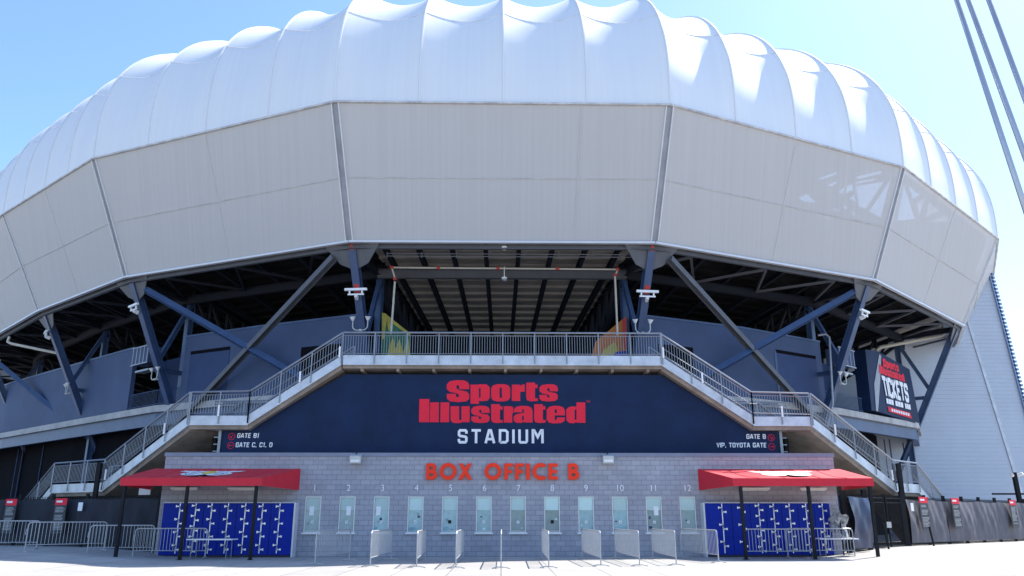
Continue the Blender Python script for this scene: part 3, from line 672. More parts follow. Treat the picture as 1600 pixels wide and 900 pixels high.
for px, py, ang in ((362, 682, 225), (360.5, 696, 180), (1205, 684, 315), (1206, 698, 0)):
    xx, zz = at_sign(px, py); mb = MB(); pts = arc(xx, zz, .14, .14, 0, 360, 20)
    ribbon(mb, pts, .02, lambda u, v, d_: V((u, -.012 - d_, v)), 0); a = R(ang); dx, dz = math.cos(a), math.sin(a)
    ribbon(mb, [(xx - dx * .08, zz - dz * .08), (xx + dx * .08, zz + dz * .08)], .025, lambda u, v, d_: V((u, -.012 - d_, v)), .001)
    for s in (-1, 1):
        b_ = a + s * R(135); ribbon(mb, [(xx + dx * .08, zz + dz * .08), (xx + dx * .08 + math.cos(b_) * .07, zz + dz * .08 + math.sin(b_) * .07)], .025, lambda u, v, d_: V((u, -.012 - d_, v)), .002)
    mb.build('arrow_symbol', M_RED, sg)
for s in (-1, 1):
    mb = MB(); mb.box(12.3, 12.42, -.05, .1, .06, 1.28)
    for k in range(4): mb.box(12.42, 12.62, 0, .04, .2 + k * .3, .24 + k * .3)
    if s < 0: mb.v = [(-a, b, c) for a, b, c in mb.v]
    mb.build('end_bracket', M_GALV, sg)

# ------------------------------------------------------------------ stairs
st = thing('staircase', 'symmetrical concrete staircase with galvanised railings climbing over the ticket office', 'staircase')
YF, YB = .8, 3.6
mb = MB(); mb.box(-7.1, 7.2, YF + .02, 9.6, 7.92, 8.40); mb.build('top_landing', M_SOFF, st)
mb = MB(); mb.box(-7.08, 7.2, YF - .10, YF + .018, 8.06, 8.50); mb.build('landing_fascia', M_KICK, st)
for k in range(9): 
    x = -6.3 + k * 1.6; mb = MB(); mb.box(x, x + .12, YF + .05, 1.9, 7.80, 7.918); mb.build('bracket', M_SOFF, st)
def railing(pts, zb_off, htop, spacing=.115, post_every=1.5, name='railing', mirror=1):
    """pts: (x, y, z floor line)"""
    pts = [V(p) for p in pts]; mb = MB(); up = lambda p, h: p + V((0, 0, h))
    mb.tube([up(p, htop) for p in pts], .042, 6); mb.tube([up(p, htop - .14) for p in pts], .022, 5); mb.tube([up(p, zb_off) for p in pts], .02, 5)
    for a, b in zip(pts[:-1], pts[1:]):
        L = (b - a).xy.length; n = max(2, int(L / spacing))
        for k in range(1, n): p = a.lerp(b, k / n); mb.bar(up(p, zb_off), up(p, htop - .14), .018, .018)
        n = max(1, round(L / post_every))
        for k in range(n + 1): p = a.lerp(b, k / n) - V((0, .02, 0)); mb.bar(up(p, -.35), up(p, htop), .05, .03)
    if mirror < 0: mb.v = [(-a, b, c) for a, b, c in mb.v]
    return mb.build(name, M_GALV, st)
SP = [V((7.15, .8, 8.42)), V((11.05, .8, 5.78)), V((13.6, .8, 5.72)), V((18.55, 4.2, 3.06)), V((20.4, 5.6, 3.02)), V((23.4, 7.9, .45))]
WD = 2.75
SPR = SP; SPL = SP[:4] + [V((22.1, 6.4, 3.02)), V((25.2, 8.7, .45))]
def seg(a, b):
    d = (b - a); L = d.xy.length; d = V((d.x, d.y, 0)).normalized(); n = V((-d.y, d.x, 0)); return d, n, L
def put(mb, name, m, s):
    if s < 0: mb.v = [(-a, b, c) for a, b, c in mb.v]
    return mb.build(name, m, st)
def flight(s, a, b):
    d, nn, L = seg(a, b); o = V((a.x, a.y, 0)); F = lambda u, v, e: o + d * u + nn * e + V((0, 0, v)); za, zb2 = a.z, b.z
    n = max(3, round((za - zb2) / .17)); poly = [(0, za)]
    for k in range(n): poly += [(L * (k + 1) / n, za + (zb2 - za) * k / n), (L * (k + 1) / n, za + (zb2 - za) * (k + 1) / n)]
    poly += [(L, zb2 - .56), (0, za - .56)]
    mb = MB(); mb.prism(poly, lambda u, v, e: F(u, v, .03 + e), WD - .07); put(mb, 'flight', M_SOFF, s)
    for off, hh in ((-.10, .50), (WD - .03, .45)):
        mb = MB(); mb.prism([(0, za + .06), (L, zb2 + .06), (L, zb2 - hh + .14), (0, za - hh + .14)], lambda u, v, e: F(u, v, off + e), .12); put(mb, 'stringer', M_KICK, s)
    mb = MB(); mb.tube([F(0, za + .55, .12), F(L, zb2 + .62, .12), F(L + .3, zb2 + .62, .12)], .02, 5); put(mb, 'handrail', M_GALV, s)
def plat(s, a, b, inner=None):
    d, nn, L = seg(a, b); z = b.z
    q = [a, b, b + nn * WD, a + (nn if inner is None else inner) * WD]
    mb = MB(); mb.add([V((p.x, p.y, z - .5)) for p in q] + [V((p.x, p.y, z)) for p in q], [(0, 1, 2, 3), (4, 5, 6, 7), (0, 1, 5, 4), (1, 2, 6, 5), (2, 3, 7, 6), (3, 0, 4, 7)]); put(mb, 'landing', M_SOFF, s)
    F = lambda u, v, e: V((a.x, a.y, 0)) + d * u + nn * e + V((0, 0, v))
    mb = MB(); mb.prism([(0, z + .08), (L, z + .08), (L, z - .33), (0, z - .33)], lambda u, v, e: F(u, v, -.10 + e), .099); put(mb, 'stringer', M_KICK, s)
    mb = MB(); mb.prism([(0, z + .08), (L, z + .08), (L, z - .40), (0, z - .40)], lambda u, v, e: F(u, v, WD + .01 + e), .1); put(mb, 'stringer', M_CONC, s)
railing([(-7.12, YF - .13, 8.46), (7.2, YF - .13, 8.46)], .1, 1.07)
for s in (-1, 1):
    SP = SPL if s < 0 else SPR
    flight(s, SP[0], SP[1]); plat(s, SP[1], SP[2]); flight(s, SP[2], SP[3]); plat(s, SP[3], SP[4]); flight(s, SP[4], SP[5])
    for a, b in zip(SP[:-1], SP[1:]):
        d, nn, L = seg(a, b)
        for off in (-.13, WD + .05): railing([a + nn * off + V((0, 0, .05)), b + nn * off + V((0, 0, .05))], .12, 1.05, mirror=s)
    for t_, h in ((0.02, 0), (.45, 0), (1.5, 0), (2.25, 0), (2.95, 0)):
        i = int(t_); p = SP[i].lerp(SP[i + 1], t_ - i); d, nn, L = seg(SP[i], SP[i + 1]); p = p - nn * .2
        mb = MB(); mb.bar((p.x, p.y, p.z + .02), (p.x, p.y, p.z + .5), .07, .07, (0, 1, 0)); put(mb, 'step_light', M_WHITE, s)
    for x, y, zt in ((15.2, 3.2, 4.4), (18.75, 3.85, 4.0), (13.0, 2.4, 5.3)):
        mb = MB(); mb.box(x - .09, x + .09, y - .09, y + .09, 0, zt); put(mb, 'support_post', M_BLACK, s)
railing([(-13.6, 4.6, 6.0), (-11.2, 4.6, 6.0)], .1, .9); railing([(11.2, 4.6, 6.0), (13.6, 4.6, 6.0)], .1, .9)

# ------------------------------------------------------------------ awnings
def awning(s, lab):
    t = thing('awning', lab, 'awning', (0, 0, 0), 0, 'red canvas awnings over the lockers')
    xf0, xf1, xb0, xb1, yf = (8.97, 14.45, 8.28, 14.3, -2.7) if s > 0 else (-14.62, -9.2, -14.5, -8.42, -2.7)
    zf = 3.0; zk = 3.5; vb = zf - .30; sb = 2.63; zf1 = 2.95
    mb = MB(); rows = []
    for a in range(9):
        f = a / 8; rows.append([V((xb0 + (xf0 - xb0) * f, -.06 + (yf + .06) * f, zk + (zf - zk) * f)).lerp(V((xb1 + (xf1 - xb1) * f, -.06 + (yf + .06) * f, zk + (zf - zk) * f)), b / 16) + V((0, 0, -.045 * math.sin(math.pi * f) * (1 - math.cos(b / 16 * math.pi * 6)))) for b in range(17)])
    mb.grid(rows); mb.build('canopy', M_CANVAS, t, smooth=True, recalc=False)
    mb = MB()
    for b in (3, 6, 10, 13): mb.tube([r_[b] + V((0, 0, .006)) for r_ in rows], .012, 4)
    mb.build('canvas_seam', M_CANVAS, t)
    mb = MB(); n_ = 40; mb.grid([[V((xf0 + (xf1 - xf0) * k / n_, yf - .006 - (.012 + .012 * math.sin(k * 1.9) + .008 * math.sin(k * .7)) * (1 - r_ / 3), vb + (zf - .001 - vb) * r_ / 3)) for k in range(n_ + 1)] for r_ in range(4)]); mb.build('valance', M_CANVAS, t, smooth=True, recalc=False)
    for (xf, xb) in ((xf0, xb0), (xf1, xb1)):
        mb = MB(); mb.add([(xf, yf, zf - .002), (xf, yf, vb), (xb, -.06, sb), (xb, -.06, zk)], [(0, 1, 2, 3)]); mb.build('side_panel', M_CANVAS, t)
    fr = MB()
    for x in (xf0 + .06, (xf0 + xf1) / 2, xf1 - .06):
        fr.bar((x, yf + .05, zf - .07), (x, -.08, zk - .08), .04, .04)
    fr.bar((xf0 + .05, yf + .05, vb + .05), (xf1 - .05, yf + .05, vb + .05), .05, .05); fr.build('frame', M_TRIM, t)
    for x in ((9.27, 11.9, 14.3) if s > 0 else (-14.45, -12.05, -9.42)):
        p = MB(); p.box(x - .055, x + .055, yf + .0, yf + .11, 0, vb + .02); p.box(x - .1, x + .1, yf - .04, yf + .15, 0, .02); p.build('post', M_BLACK, t)
    # emblem printed on the slope: two charging bulls and a ball
    cx = -11.75 if s < 0 else 11.45; cy = -1.3
    def ef(u, v, d_=0): y = cy + v; return V((cx + u, y, zk + (zf - zk) * ((-.06 - y) / (-.06 - yf)) + .012 + d_))
    bull = [(.04, -.50), (.35, -.72), (.80, -.78), (1.20, -.62), (1.42, -.35), (1.40, -.05), (1.18, .08), (1.30, .22), (1.62, .30), (1.95, .55), (1.60, .48), (1.78, .72), (1.40, .55), (1.15, .62), (.85, .48), (.70, .62), (.45, .50), (.20, .58), (.04, .35)]
    for m_ in (1, -1):
        mb = MB(); mb.prism([(m_ * u * .70, v * .95 - .12) for u, v in bull], ef, 0); mb.build('emblem', M_LOGO, t, recalc=False)
        for q_ in ([(.55, -.5), (.95, -.55), (1.2, -.25)], [(.3, .1), (.7, .25), (1.05, .15)], [(.45, -.2), (.8, -.1), (1.0, -.3)]):
            mb = MB(); ribbon(mb, [(m_ * u * .7, v * .95 - .12) for u, v in q_], .055, lambda u, v, d_: ef(u, v, .008), 0); mb.build('emblem_line', M_NAVY if s < 0 else M_CANVAS, t, recalc=False)
    mb = MB(); mb.prism(arc(0, -.05, .26, .42, 0, 360, 16)[:-1], lambda u, v, d_: ef(u, v, .006), 0); mb.build('emblem_ball', M_YEL if s < 0 else M_LOGO, t, recalc=False)
    return t
awning(-1, 'shaded red canvas awning on black posts with white and yellow bull emblem')
awning(1, 'sunlit red canvas awning on black posts with faded white emblem')
for px0, px1, py, lab in ((267, 309, 763.5, 'pale tube lamp under the left awning nearest its outer end'), (356, 401, 764.5, 'pale tube lamp under the left awning nearest the first window'), (1158, 1202, 764.5, 'pale tube lamp under the right awning nearest the last window'), (1250, 1291, 763.5, 'pale tube lamp under the right awning nearest the gate')):
    a, b = at_y(px0, py, -.25), at_y(px1, py, -.25); t = thing('tube_lamp', lab, 'lamp', (a.x, -.25, 2.68), 0, 'tube lamps under the awnings')
    mb = MB(); mb.box(0, b.x - a.x, -.07, .07, -.03, .05); mb.build('housing', M_TUBE, t); mb = MB(); mb.tube([(.05, 0, -.05), (b.x - a.x - .05, 0, -.05)], .02, 6); mb.build('tube', M_WHITE, t)
    mb = MB(); mb.box(.2, .24, .07, .25, 0, .04); mb.box(b.x - a.x - .24, b.x - a.x - .2, .07, .25, 0, .04); mb.build('bracket', M_LAMP, t)

# ------------------------------------------------------------------ lockers
def lockers(x0, x1, seams, rows, lab, side, zig):
    t = thing('locker_bank', lab, 'lockers', (x0, -.55, 0), 0, 'banks of blue lockers')
    L = x1 - x0
    m = MB(); m.box(0, L, .03, .53, .08, 2.10); m.build('cabinet', M_LOCK, t); m = MB(); m.box(.02, L - .02, .05, .5, 0, .078); m.build('plinth', M_LOCKD, t)
    m = MB(); m.box(-.0, L, -.01, .54, 2.102, 2.13); m.build('top_trim', M_TRIM, t)
    m = MB(); (m.box(L + .002, L + .07, -.01, .54, 0, 2.12) if side > 0 else m.box(-.07, -.002, -.01, .54, 0, 2.12)); m.build('side_panel', M_TRIM, t)
    edges = [0] + [(a + b) / 2 for a, b in zip(seams[:-1], seams[1:])] + [L]
    for (a, b), sx, rr in zip(zip(edges[:-1], edges[1:]), seams, rows):
        d = MB(); hh = 2.0 / rr
        for k in range(rr):
            for u0, u1 in ((a + .012, sx - .006), (sx + .006, b - .012)): d.box(u0, u1, 0, .028, .09 + k * hh + .008, .09 + (k + 1) * hh - .008)
        dd = d.build('door_column', M_LOCK, t)
        l = MB(); l.box(sx - .018, sx + .018, -.022, -.004, .15, 2.09)
        for k in range(rr):
            zc = .09 + (k + .72) * hh
            l.box(sx - .13, sx - .04, -.035, -.004, zc, zc + .04); l.box(sx - .16, sx - .12, -.04, -.004, zc - .025, zc + .065)
            l.box(sx + .04, sx + .13, -.035, -.004, zc - .17, zc - .13); l.box(sx + .12, sx + .17, -.04, -.004, zc - .19, zc - .11)
            l.bar((sx, -.012, zc + .02), (sx + .02, -.012, zc - .2), .03, .02)
        l.build('latch_strip', M_LATCH, dd)
lk = [at_y(p, 820, -.58).x for p in (278, 303, 328, 354, 381, 408, 435)]
lockers(-13.75, -8.45, [x + 13.75 for x in lk], [4, 5, 4, 4, 4, 4, 4], 'blue locker bank with metal latches under the shaded left awning', 1, 0)
lk = [at_y(p, 820, -.58).x for p in (1130, 1160, 1188, 1211, 1236, 1262, 1288)]
lockers(8.35, 13.5, [x - 8.35 for x in lk], [3, 3, 5, 4, 4, 4, 4], 'blue locker bank with metal latches under the sunlit right awning', -1, 0)

# ------------------------------------------------------------------ crowd barriers
def make_barrier(L, lab, group='steel crowd control barriers'):
    t = thing('crowd_barrier', lab, 'barrier', (0, 0, 0), 0, group)
    H_ = 1.1; r = .12; pts = [(0, 0, .2)]
    pts = [(0, 0, .06), (0, 0, H_ - r)] + [(r - r * math.cos(R(a)), 0, H_ - r + r * math.sin(R(a))) for a in (30, 60, 90)] + [(L - r + r * math.sin(R(a)), 0, H_ - r + r * math.cos(R(a))) for a in (0, 30, 60, 90)] + [(L, 0, .06)]
    m = MB(); m.tube(pts, .022, 6); m.tube([(0, 0, .28), (L, 0, .28)], .018, 6)
    m.build('frame', M_BARR, t)
    m = MB(); n = max(14, int(L / .125))
    for k in range(1, n): m.bar((L * k / n, 0, .28), (L * k / n, 0, H_), .014, .014)
    m.build('bars', M_BARR, t)
    for x in (0, L):
        m = MB(); m.tube([(x, -.28, .015), (x, -.12, .05), (x, .12, .05), (x, .28, .015)], .02, 5); m.build('foot', M_BARR, t)
    m = MB(); m.tube([(-.05, 0, .85), (-.05, 0, .65)], .015, 5); m.tube([(0, 0, .85), (-.05, 0, .85)], .012, 4); m.build('hook', M_BARR, t)
    return t
def barrier(a, b, lab):
    a = V(a); b = V(b); t = make_barrier((b - a).length, lab); m_ = (a + b) / 2; t.location = (a.x, a.y, gz(m_.x, m_.y)); t.rotation_euler = (0, 0, math.atan2((b - a).y, (b - a).x))
lane = [(494, 547), (580, 612), (652, 665), (713, 724), (783, 783.5), (857, 846), (938, 909), (998, 961), (1055, 1019), (1121, 1064)]
nearY = [-6.0, -7.1, -7.6, -8.0, -8.1, -7.8, -6.9, -6.9, -6.5, -5.0]; farY = [-3.2, -2.6, -2.2, -2.0, -2.0, -2.0, -2.0, -2.0, -1.8, -1.4]
desc = ['first lane barrier from the left, turned broadside below window one', 'second lane barrier from the left, standing near window three', 'third lane barrier from the left, standing between windows four and five', 'fourth lane barrier from the left, standing below window five',
        'lane barrier seen exactly edge on between windows six and seven', 'sixth lane barrier from the left, standing below window eight', 'lane barrier standing in front of window nine', 'lane barrier standing in front of window ten', 'lane barrier standing in front of window eleven', 'rightmost lane barrier, beside the right locker bank']
for (pa, pb), ya, yb, d in zip(lane, nearY, farY, desc):
    a = at_y(pa, 850, ya); b = at_y(pb, 850, yb); barrier((a.x, ya), (b.x, yb), 'galvanised ' + d)
barrier((-21.4, -1.2), (-18.7, -.4), 'galvanised barrier at the far left edge before the dark fence')
barrier((-17.9, -2.6), (-15.9, -.6), 'galvanised barrier standing askew before the left dark fence')
barrier((-16.0, -1.7), (-13.6, -1.5), 'galvanised barrier just left of the left locker bank')
barrier((-14.15, -1.9), (-11.4, -1.85), 'galvanised barrier directly in front of the left locker bank')
barrier((9.5, -2.0), (12.1, -1.95), 'galvanised barrier before the right lockers, nearer the windows')
barrier((11.2, -1.7), (13.85, -1.65), 'galvanised barrier before the right lockers, nearer the gate')

# folding tables
def table(x, y, L, lab):
    t = thing('folding_table', lab, 'table', (x, y, 0), 0, 'white folding tables')
    m = MB(); m.box(0, L, -.35, .35, .70, .745); m.build('tabletop', M_WHITE, t)
    for xx in (.2, L - .2):
        m = MB(); m.tube([(xx, -.3, .02), (xx, -.28, .7)], .015, 5); m.tube([(xx, .3, .02), (xx, .28, .7)], .015, 5); m.tube([(xx, -.3, .12), (xx, .3, .12)], .012, 5); m.build('leg_frame', M_GALV, t)
table(-12.05, -1.85, 1.75, 'white folding table standing before the left locker bank'); table(12.55, -1.25, 1.55, 'white folding table standing at the gate end of the right lockers')
# crumpled plastic on the barrier end
random.seed(3); rows = []
for a in range(9):
    row = []
    for b in range(9):
        u, v = a / 8, b / 8; row.append(V((13.35 + .7 * u + .06 * random.uniform(-1, 1), -1.1 + .35 * math.sin(v * 3.1) + .12 * random.uniform(-1, 1), 1.75 - .9 * v - .25 * u * u + .1 * random.uniform(-1, 1) + .1 * math.sin(u * 9))))
    rows.append(row)
m = MB(); m.grid(rows); o = m.build('plastic_sheet', M_PLASTIC, smooth=True, recalc=False); tag(o, 'crumpled clear plastic sheet draped beside the right lockers', 'sheet')
md = o.modifiers.new('t', 'SOLIDIFY'); md.thickness = .01
m = MB(); m.tube([(13.75, -.85, 0), (13.75, -.85, 1.75)], .03, 6); m.tube([(13.45, -.85, 1.6), (14.05, -.85, 1.6)], .02, 5); tag(m.build('sheet_stand', M_BLACK), 'thin black stand holding up the crumpled plastic sheet', 'stand')

# ------------------------------------------------------------------ fences and gate
def picket(mb, a, b, h, sp=.11):
    a = V(a); b = V(b); L = (b - a).length; n = int(L / sp)
    for k in range(n + 1): p = a.lerp(b, k / n); mb.bar((p.x, p.y, .08), (p.x, p.y, h), .022, .022)
    for z in (.2, .36, h - .32, h - .12): mb.bar((a.x, a.y, z), (b.x, b.y, z), .035, .045)
def cloth(a, b, z0, z1, off, m, parent, name='fabric', amp=.07, seed=1):
    a = V(a); b = V(b); L = (b - a).length; n = int(L / .12); d = (b - a).normalized(); nn = V((d.y, -d.x)); random.seed(seed); ph = [random.uniform(0, 6.3) for _ in range(8)]
    rows = []
    for r_ in range(13):
        v = r_ / 12; row = []
        for k in range(n + 1):
            u = k / n * L; q = sum(math.sin(u * f + ph[i] + v * s_) * g_ for i, (f, s_, g_) in enumerate(((2.1, 2, .5), (4.3, -3, .40), (9.1, 7, .28), (1.1, 1, .5), (15.0, -9, .12))))
            sag = -.07 * (1 - v) * 0 - (.06 * abs(math.sin(u * math.pi / 2.6)) if r_ == 12 else 0)
            p = a.lerp(b, k / n) + nn * (off + amp * (q + 1.2) * (.35 + .65 * math.sin(v * math.pi)) + .02)
            row.append(V((p.x, p.y, z0 + (z1 - z0) * v + sag)))
        rows.append(row)
    mb = MB(); mb.grid(rows); return mb.build(name, m, parent, smooth=True, recalc=False)
def fence(a, b, h, lab, m, seed, bays):
    t = thing('picket_fence', lab, 'fence'); mb = MB(); picket(mb, a, b, h); mb.build('picket_panel', M_BLACK, t)
    A, Bb = V(a), V(b); d = (Bb - A).normalized(); nn = V((d.y, -d.x))
    for k in range(bays + 1):
        p = A.lerp(Bb, k / bays); q = MB(); q.box(p.x - .06, p.x + .06, p.y - .06, p.y + .06, 0, h + .12); q.build('post', M_BLACK, t)
    cloth(a, b, .42, h - .10, .04, m, t, 'mesh_cover', .085, seed); return t
def banner(a, b, s0, width, z0, z1, lab, lean=.0):
    """house-rules banner hung on fence from a to b at distance s0"""
    A, Bb = V(a), V(b); d = (Bb - A).normalized(); nn = V((d.y, -d.x)); o = A + d * s0 + nn * .42
    t = thing('rules_banner', lab, 'banner', (o.x, o.y, z0), 0, 'tall printed banners on the fences')
    D = V((d.x, d.y, 0)); Nn = V((nn.x, nn.y, 0)); H_ = z1 - z0
    f = lambda u, v, e=0: D * u + Nn * e + V((0, 0, v))
    mb = MB(); mb.prism([(0, 0), (width, 0), (width, H_), (0, H_)], lambda u, v, e: f(u, v, -e), .02); mb.build('banner_panel', M_BANNER, t)
    mb = MB(); hb = H_ * .19; mb.prism([(0, H_ - hb), (width, H_ - hb), (width, H_), (0, H_)], lambda u, v, e: f(u, v, .006), 0); mb.build('red_header', M_RED, t, recalc=False)
    mb = MB(); hh = H_ - hb * .62
    mb.prism([(width * .12, hh), (width * .62, hh), (width * .62, hh + hb * .3), (width * .12, hh + hb * .3)], lambda u, v, e: f(u, v, .010), 0); mb.build('header_mark', M_WHITEP, t, recalc=False)
    mb = MB(); random.seed(int(s0 * 7)); z = H_ - hb - .12
    while z > .12:
        if random.random() < .12: z -= .09; continue
        w_ = width * random.uniform(.55, .80); mb.prism([(width * .12, z), (width * .12 + w_, z), (width * .12 + w_, z + .032), (width * .12, z + .032)], lambda u, v, e: f(u, v, .008), 0); z -= .062
    mb.build('printed_lines', M_PRINT, t, recalc=False)
RA, RB = (18.6, 3.5), (41, 20.8)
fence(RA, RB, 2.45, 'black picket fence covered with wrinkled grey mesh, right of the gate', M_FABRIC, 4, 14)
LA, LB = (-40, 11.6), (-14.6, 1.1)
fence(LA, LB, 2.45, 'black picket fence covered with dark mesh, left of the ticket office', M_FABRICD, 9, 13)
def s_on(a, b, px):  # distance along the fence line where a sight line meets it
    A, Bb = V(a), V(b); r = sight(px, 800); d = Bb - A
    # CAM + r t = A + d s
    det = r.x * (-d.y) - (-d.x) * r.y; ex, ey = A.x - CAM.x, A.y - CAM.y
    s = (r.x * ey - r.y * ex) / det; return s * d.length
for px, lab in ((1424, 'printed banner with red header nearest the gate on the right fence'), (1475, 'second printed banner with red header from the gate on the right fence'), (1566, 'printed banner with red header farthest from the gate on the right fence')):
    banner(RA, RB, s_on(RA, RB, px), .85, 1.02, 2.46, lab)
for px, lab in ((20, 'printed banner with red header nearest the left edge on the dark fence'), (97, 'printed banner with red header beside a white paper on the dark fence')):
    banner(LA, LB, s_on(LA, LB, px), .72, .85, 2.36, lab)
for (a, b, px, z) in ((RA, RB, 1414, 2.0), (LA, LB, 130, 2.0)):
    A, Bb = V(a), V(b); d = (Bb - A).normalized(); nn = V((d.y, -d.x)); o = A + d * s_on(a, b, px) + nn * .3
    mb = MB(); mb.bar((o.x, o.y, z), (o.x + d.x * .26, o.y + d.y * .26, z), .02, .36); tag(mb.build('paper_notice', M_WHITEP), 'small white paper notice on the %s fence' % ('grey' if px > 800 else 'dark'), 'notice')
# gate
gt = thing('picket_gate', 'tall black double picket gate between the right lockers and the grey fence', 'gate', (0, 0, 0))
Gp = [(14.5, .35), (15.85, 1.4), (17.2, 2.45), (18.5, 3.45)]
for k in range(3):
    mb = MB(); a, b = V(Gp[k]), V(Gp[k + 1]); d = (b - a).normalized() * .12; picket(mb, a + d, b - d, 2.5, .09); mb.bar((*(a + d), 0.05), (*(a + d), 2.55), .06, .06); mb.bar((*(b - d), .05), (*(b - d), 2.55), .06, .06)
    mb.build('gate_leaf' if k else 'side_panel', M_BLACK, gt)
for p in Gp[:1] + Gp[1:2] + Gp[3:]:
    mb = MB(); mb.box(p[0] - .09, p[0] + .09, p[1] - .09, p[1] + .09, 0, 2.7); mb.build('gate_post', M_BLACK, gt)
mb = MB(); mb.box(17.1, 17.3, 2.25, 2.4, 1.1, 1.35); mb.build('lock', M_LAMP, gt)
tp_ = cloth((14.5, .2), (15.7, 1.1), .3, 2.4, .08, M_TARP, None, 'tarpaulin', .12, 12); tag(tp_, 'dark navy tarpaulin hung on the gate panel beside the right lockers', 'tarpaulin')
tag((lambda mb: mb.build('dark_utility_cabinet', M_BLACK))(MB().box(14.15, 14.45, .9, 1.9, 0, 2.6)), 'tall black cabinet at the right end of the ticket office', 'cabinet')
pn = at_y(226, 767, .2)
t = thing('notice_board', 'small pale board hanging high in the dark corner left of the lockers', 'notice', (pn.x, .2, pn.z))
mb = MB(); mb.box(-.24, .24, 0, .03, -.16, .16); mb.build('board', M_LAMP, t); mb = MB(); mb.tube([(-.2, .01, .16), (-.2, .01, .6)], .01, 4); mb.tube([(.2, .01, .16), (.2, .01, .6)], .01, 4); mb.build('hanger', M_BLACK, t)
mb = MB(); mb.box(-14.5, -14.2, 1.3, 1.5, 0, 2.6); tag(mb.build('corner_post', M_BLACK), 'black square post at the left corner of the ticket office wall', 'post')
# pipes and thin posts
for px, py, h, lab in ((1390, 861, 1.3, 'thin black post standing in front of the picket gate'), (1461, 857, 1.15, 'thin black leaning post in front of the grey fence')):
    p = at_z(px, py, 0); 
    p = at_y(px, py, 3.2 if px > 1400 else 1.2)
    t = thing('thin_post', lab, 'post', (p.x, p.y, 0)); mb = MB(); mb.tube([(0, 0, 0), (-.12, 0, h)], .045, 8); mb.build('shaft', M_BLACK, t); mb = MB(); mb.tube([(0, 0, 0), (0, 0, .02)], .12, 10); mb.build('base_plate', M_BLACK, t)
p = at_y(1599, 800, 21.0)
t = thing('lamp_post', 'black post with white camera heads behind the far right fence', 'post', (p.x, 24.5, 0)); top = at_y(1584, 738, 24.5); c = at_y(1598, 800, 24.5)
t.location = (c.x, 24.5, 0); hz = top.z
mb = MB(); mb.bar((0, 0, 0), (top.x - c.x, 0, hz), .26, .26); mb.build('shaft', M_BLACK, t)
mb = MB(); mb.bar((-2.0, 0, 2.9 + .3), (1.5, 0, 2.9 + .3), .1, .12); mb.build('arm', M_BLACK, t)
for s in (-1, 1): mb = MB(); mb.tube([(top.x - c.x + s * .2, -.1, hz - .25), (top.x - c.x + s * .42, -.35, hz - .1)], .12, 8); mb.build('camera_head', M_WHITE, t)

# ------------------------------------------------------------------ fixtures on the columns
def twin_lamp(p, lab, rz=0):
    t = thing('twin_lamp', lab, 'lamp', p, rz, 'white twin tube lamps on the steel columns')
    m = MB(); m.bar((-.62, -.35, .22), (.62, -.35, .22), .14, .13); m.build('tube_housing', M_WHITE, t)
    m = MB(); m.bar((-.45, -.3, -.05), (.45, -.3, -.05), .06, .08)
    for x in (-.35, .35): m.bar((x, -.3, -.05), (x, -.33, .16), .08, .08)
    m.bar((0, .0, -.2), (0, -.3, -.1), .14, .22); m.build('bracket', M_WHITE, t)
def cup_lamp(p, lab, rz=0):
    t = thing('cup_lamp', lab, 'lamp', p, rz, 'curved bracket lamps on the steel columns')
    m = MB(); m.tube([(-.42, -.25, .3), (-.42, -.25, -.05)] + [(-.42 + .28 - .28 * math.cos(R(a)), -.25, -.05 - .22 * math.sin(R(a))) for a in (30, 60, 90)] + [(.14 + .28 * math.sin(R(a)), -.25, -.05 - .22 * math.cos(R(a))) for a in (0, 30, 60, 90)] + [(.42, -.25, .3)], .03, 6); m.bar((0, 0, -.2), (0, -.25, -.26), .1, .12); m.build('bracket', M_LAMP, t)
    for s in (-1, 1): m = MB(); m.tube([(s * .42, -.25, .28), (s * .44, -.3, .5)], [.06, .17], 8); m.build('lamp_head', M_WHITE, t)
def oncol(i, z): n3 = P3(NB[i], 0); return colpt(i, z) + n3 * .28
twin_lamp(oncol(5, 13.35), 'white twin lamp on the steel column left of the concourse opening', -0.1); twin_lamp(oncol(6, 13.3), 'white twin lamp on the steel column right of the concourse opening', 0.1)
twin_lamp(oncol(4, 14.1), 'white twin lamp on the second steel column left of centre', -0.75); twin_lamp(oncol(3, 14.3), 'white twin lamp on the steel column near the left edge', -0.95); twin_lamp(oncol(7, 13.9), 'white twin lamp on the second steel column right of centre', 0.75)
cup_lamp(oncol(5, 11.75), 'curved bracket lamp on the steel column left of the concourse opening', -0.1); cup_lamp(oncol(6, 11.65), 'curved bracket lamp on the steel column right of the concourse opening', 0.1)
cup_lamp(oncol(7, 10.0), 'curved bracket lamp above the balcony beside the ticket advert', 0.75); cup_lamp(oncol(4, 10.2), 'curved bracket lamp on the second steel column left of centre', -0.75); cup_lamp(oncol(3, 10.5), 'curved bracket lamp on the dark steel column near the left edge', -0.95)
for z_, py, lab in ((15.5, 385, 'upper dome camera hanging under the middle of the grey band'), (14.6, 433, 'lower dome camera hanging in the middle of the concourse opening')):
    Y = 6.9 if py < 400 else 9.0; p = at_y(788, py + 3, Y); t = thing('dome_camera', lab, 'camera', p, 0, 'dome cameras')
    m = MB(); m.tube([(0, 0, .0), (0, 0, .10)], [.17, .15], 12); m.tube([(0, 0, .1), (0, 0, .75)], .025, 5); m.build('housing', M_WHITE, t); m = MB(); m.tube([(0, 0, 0), (0, 0, -.08), (0, 0, -.14)], [.14, .11, .04], 12); m.build('dome', M_CHAN, t)
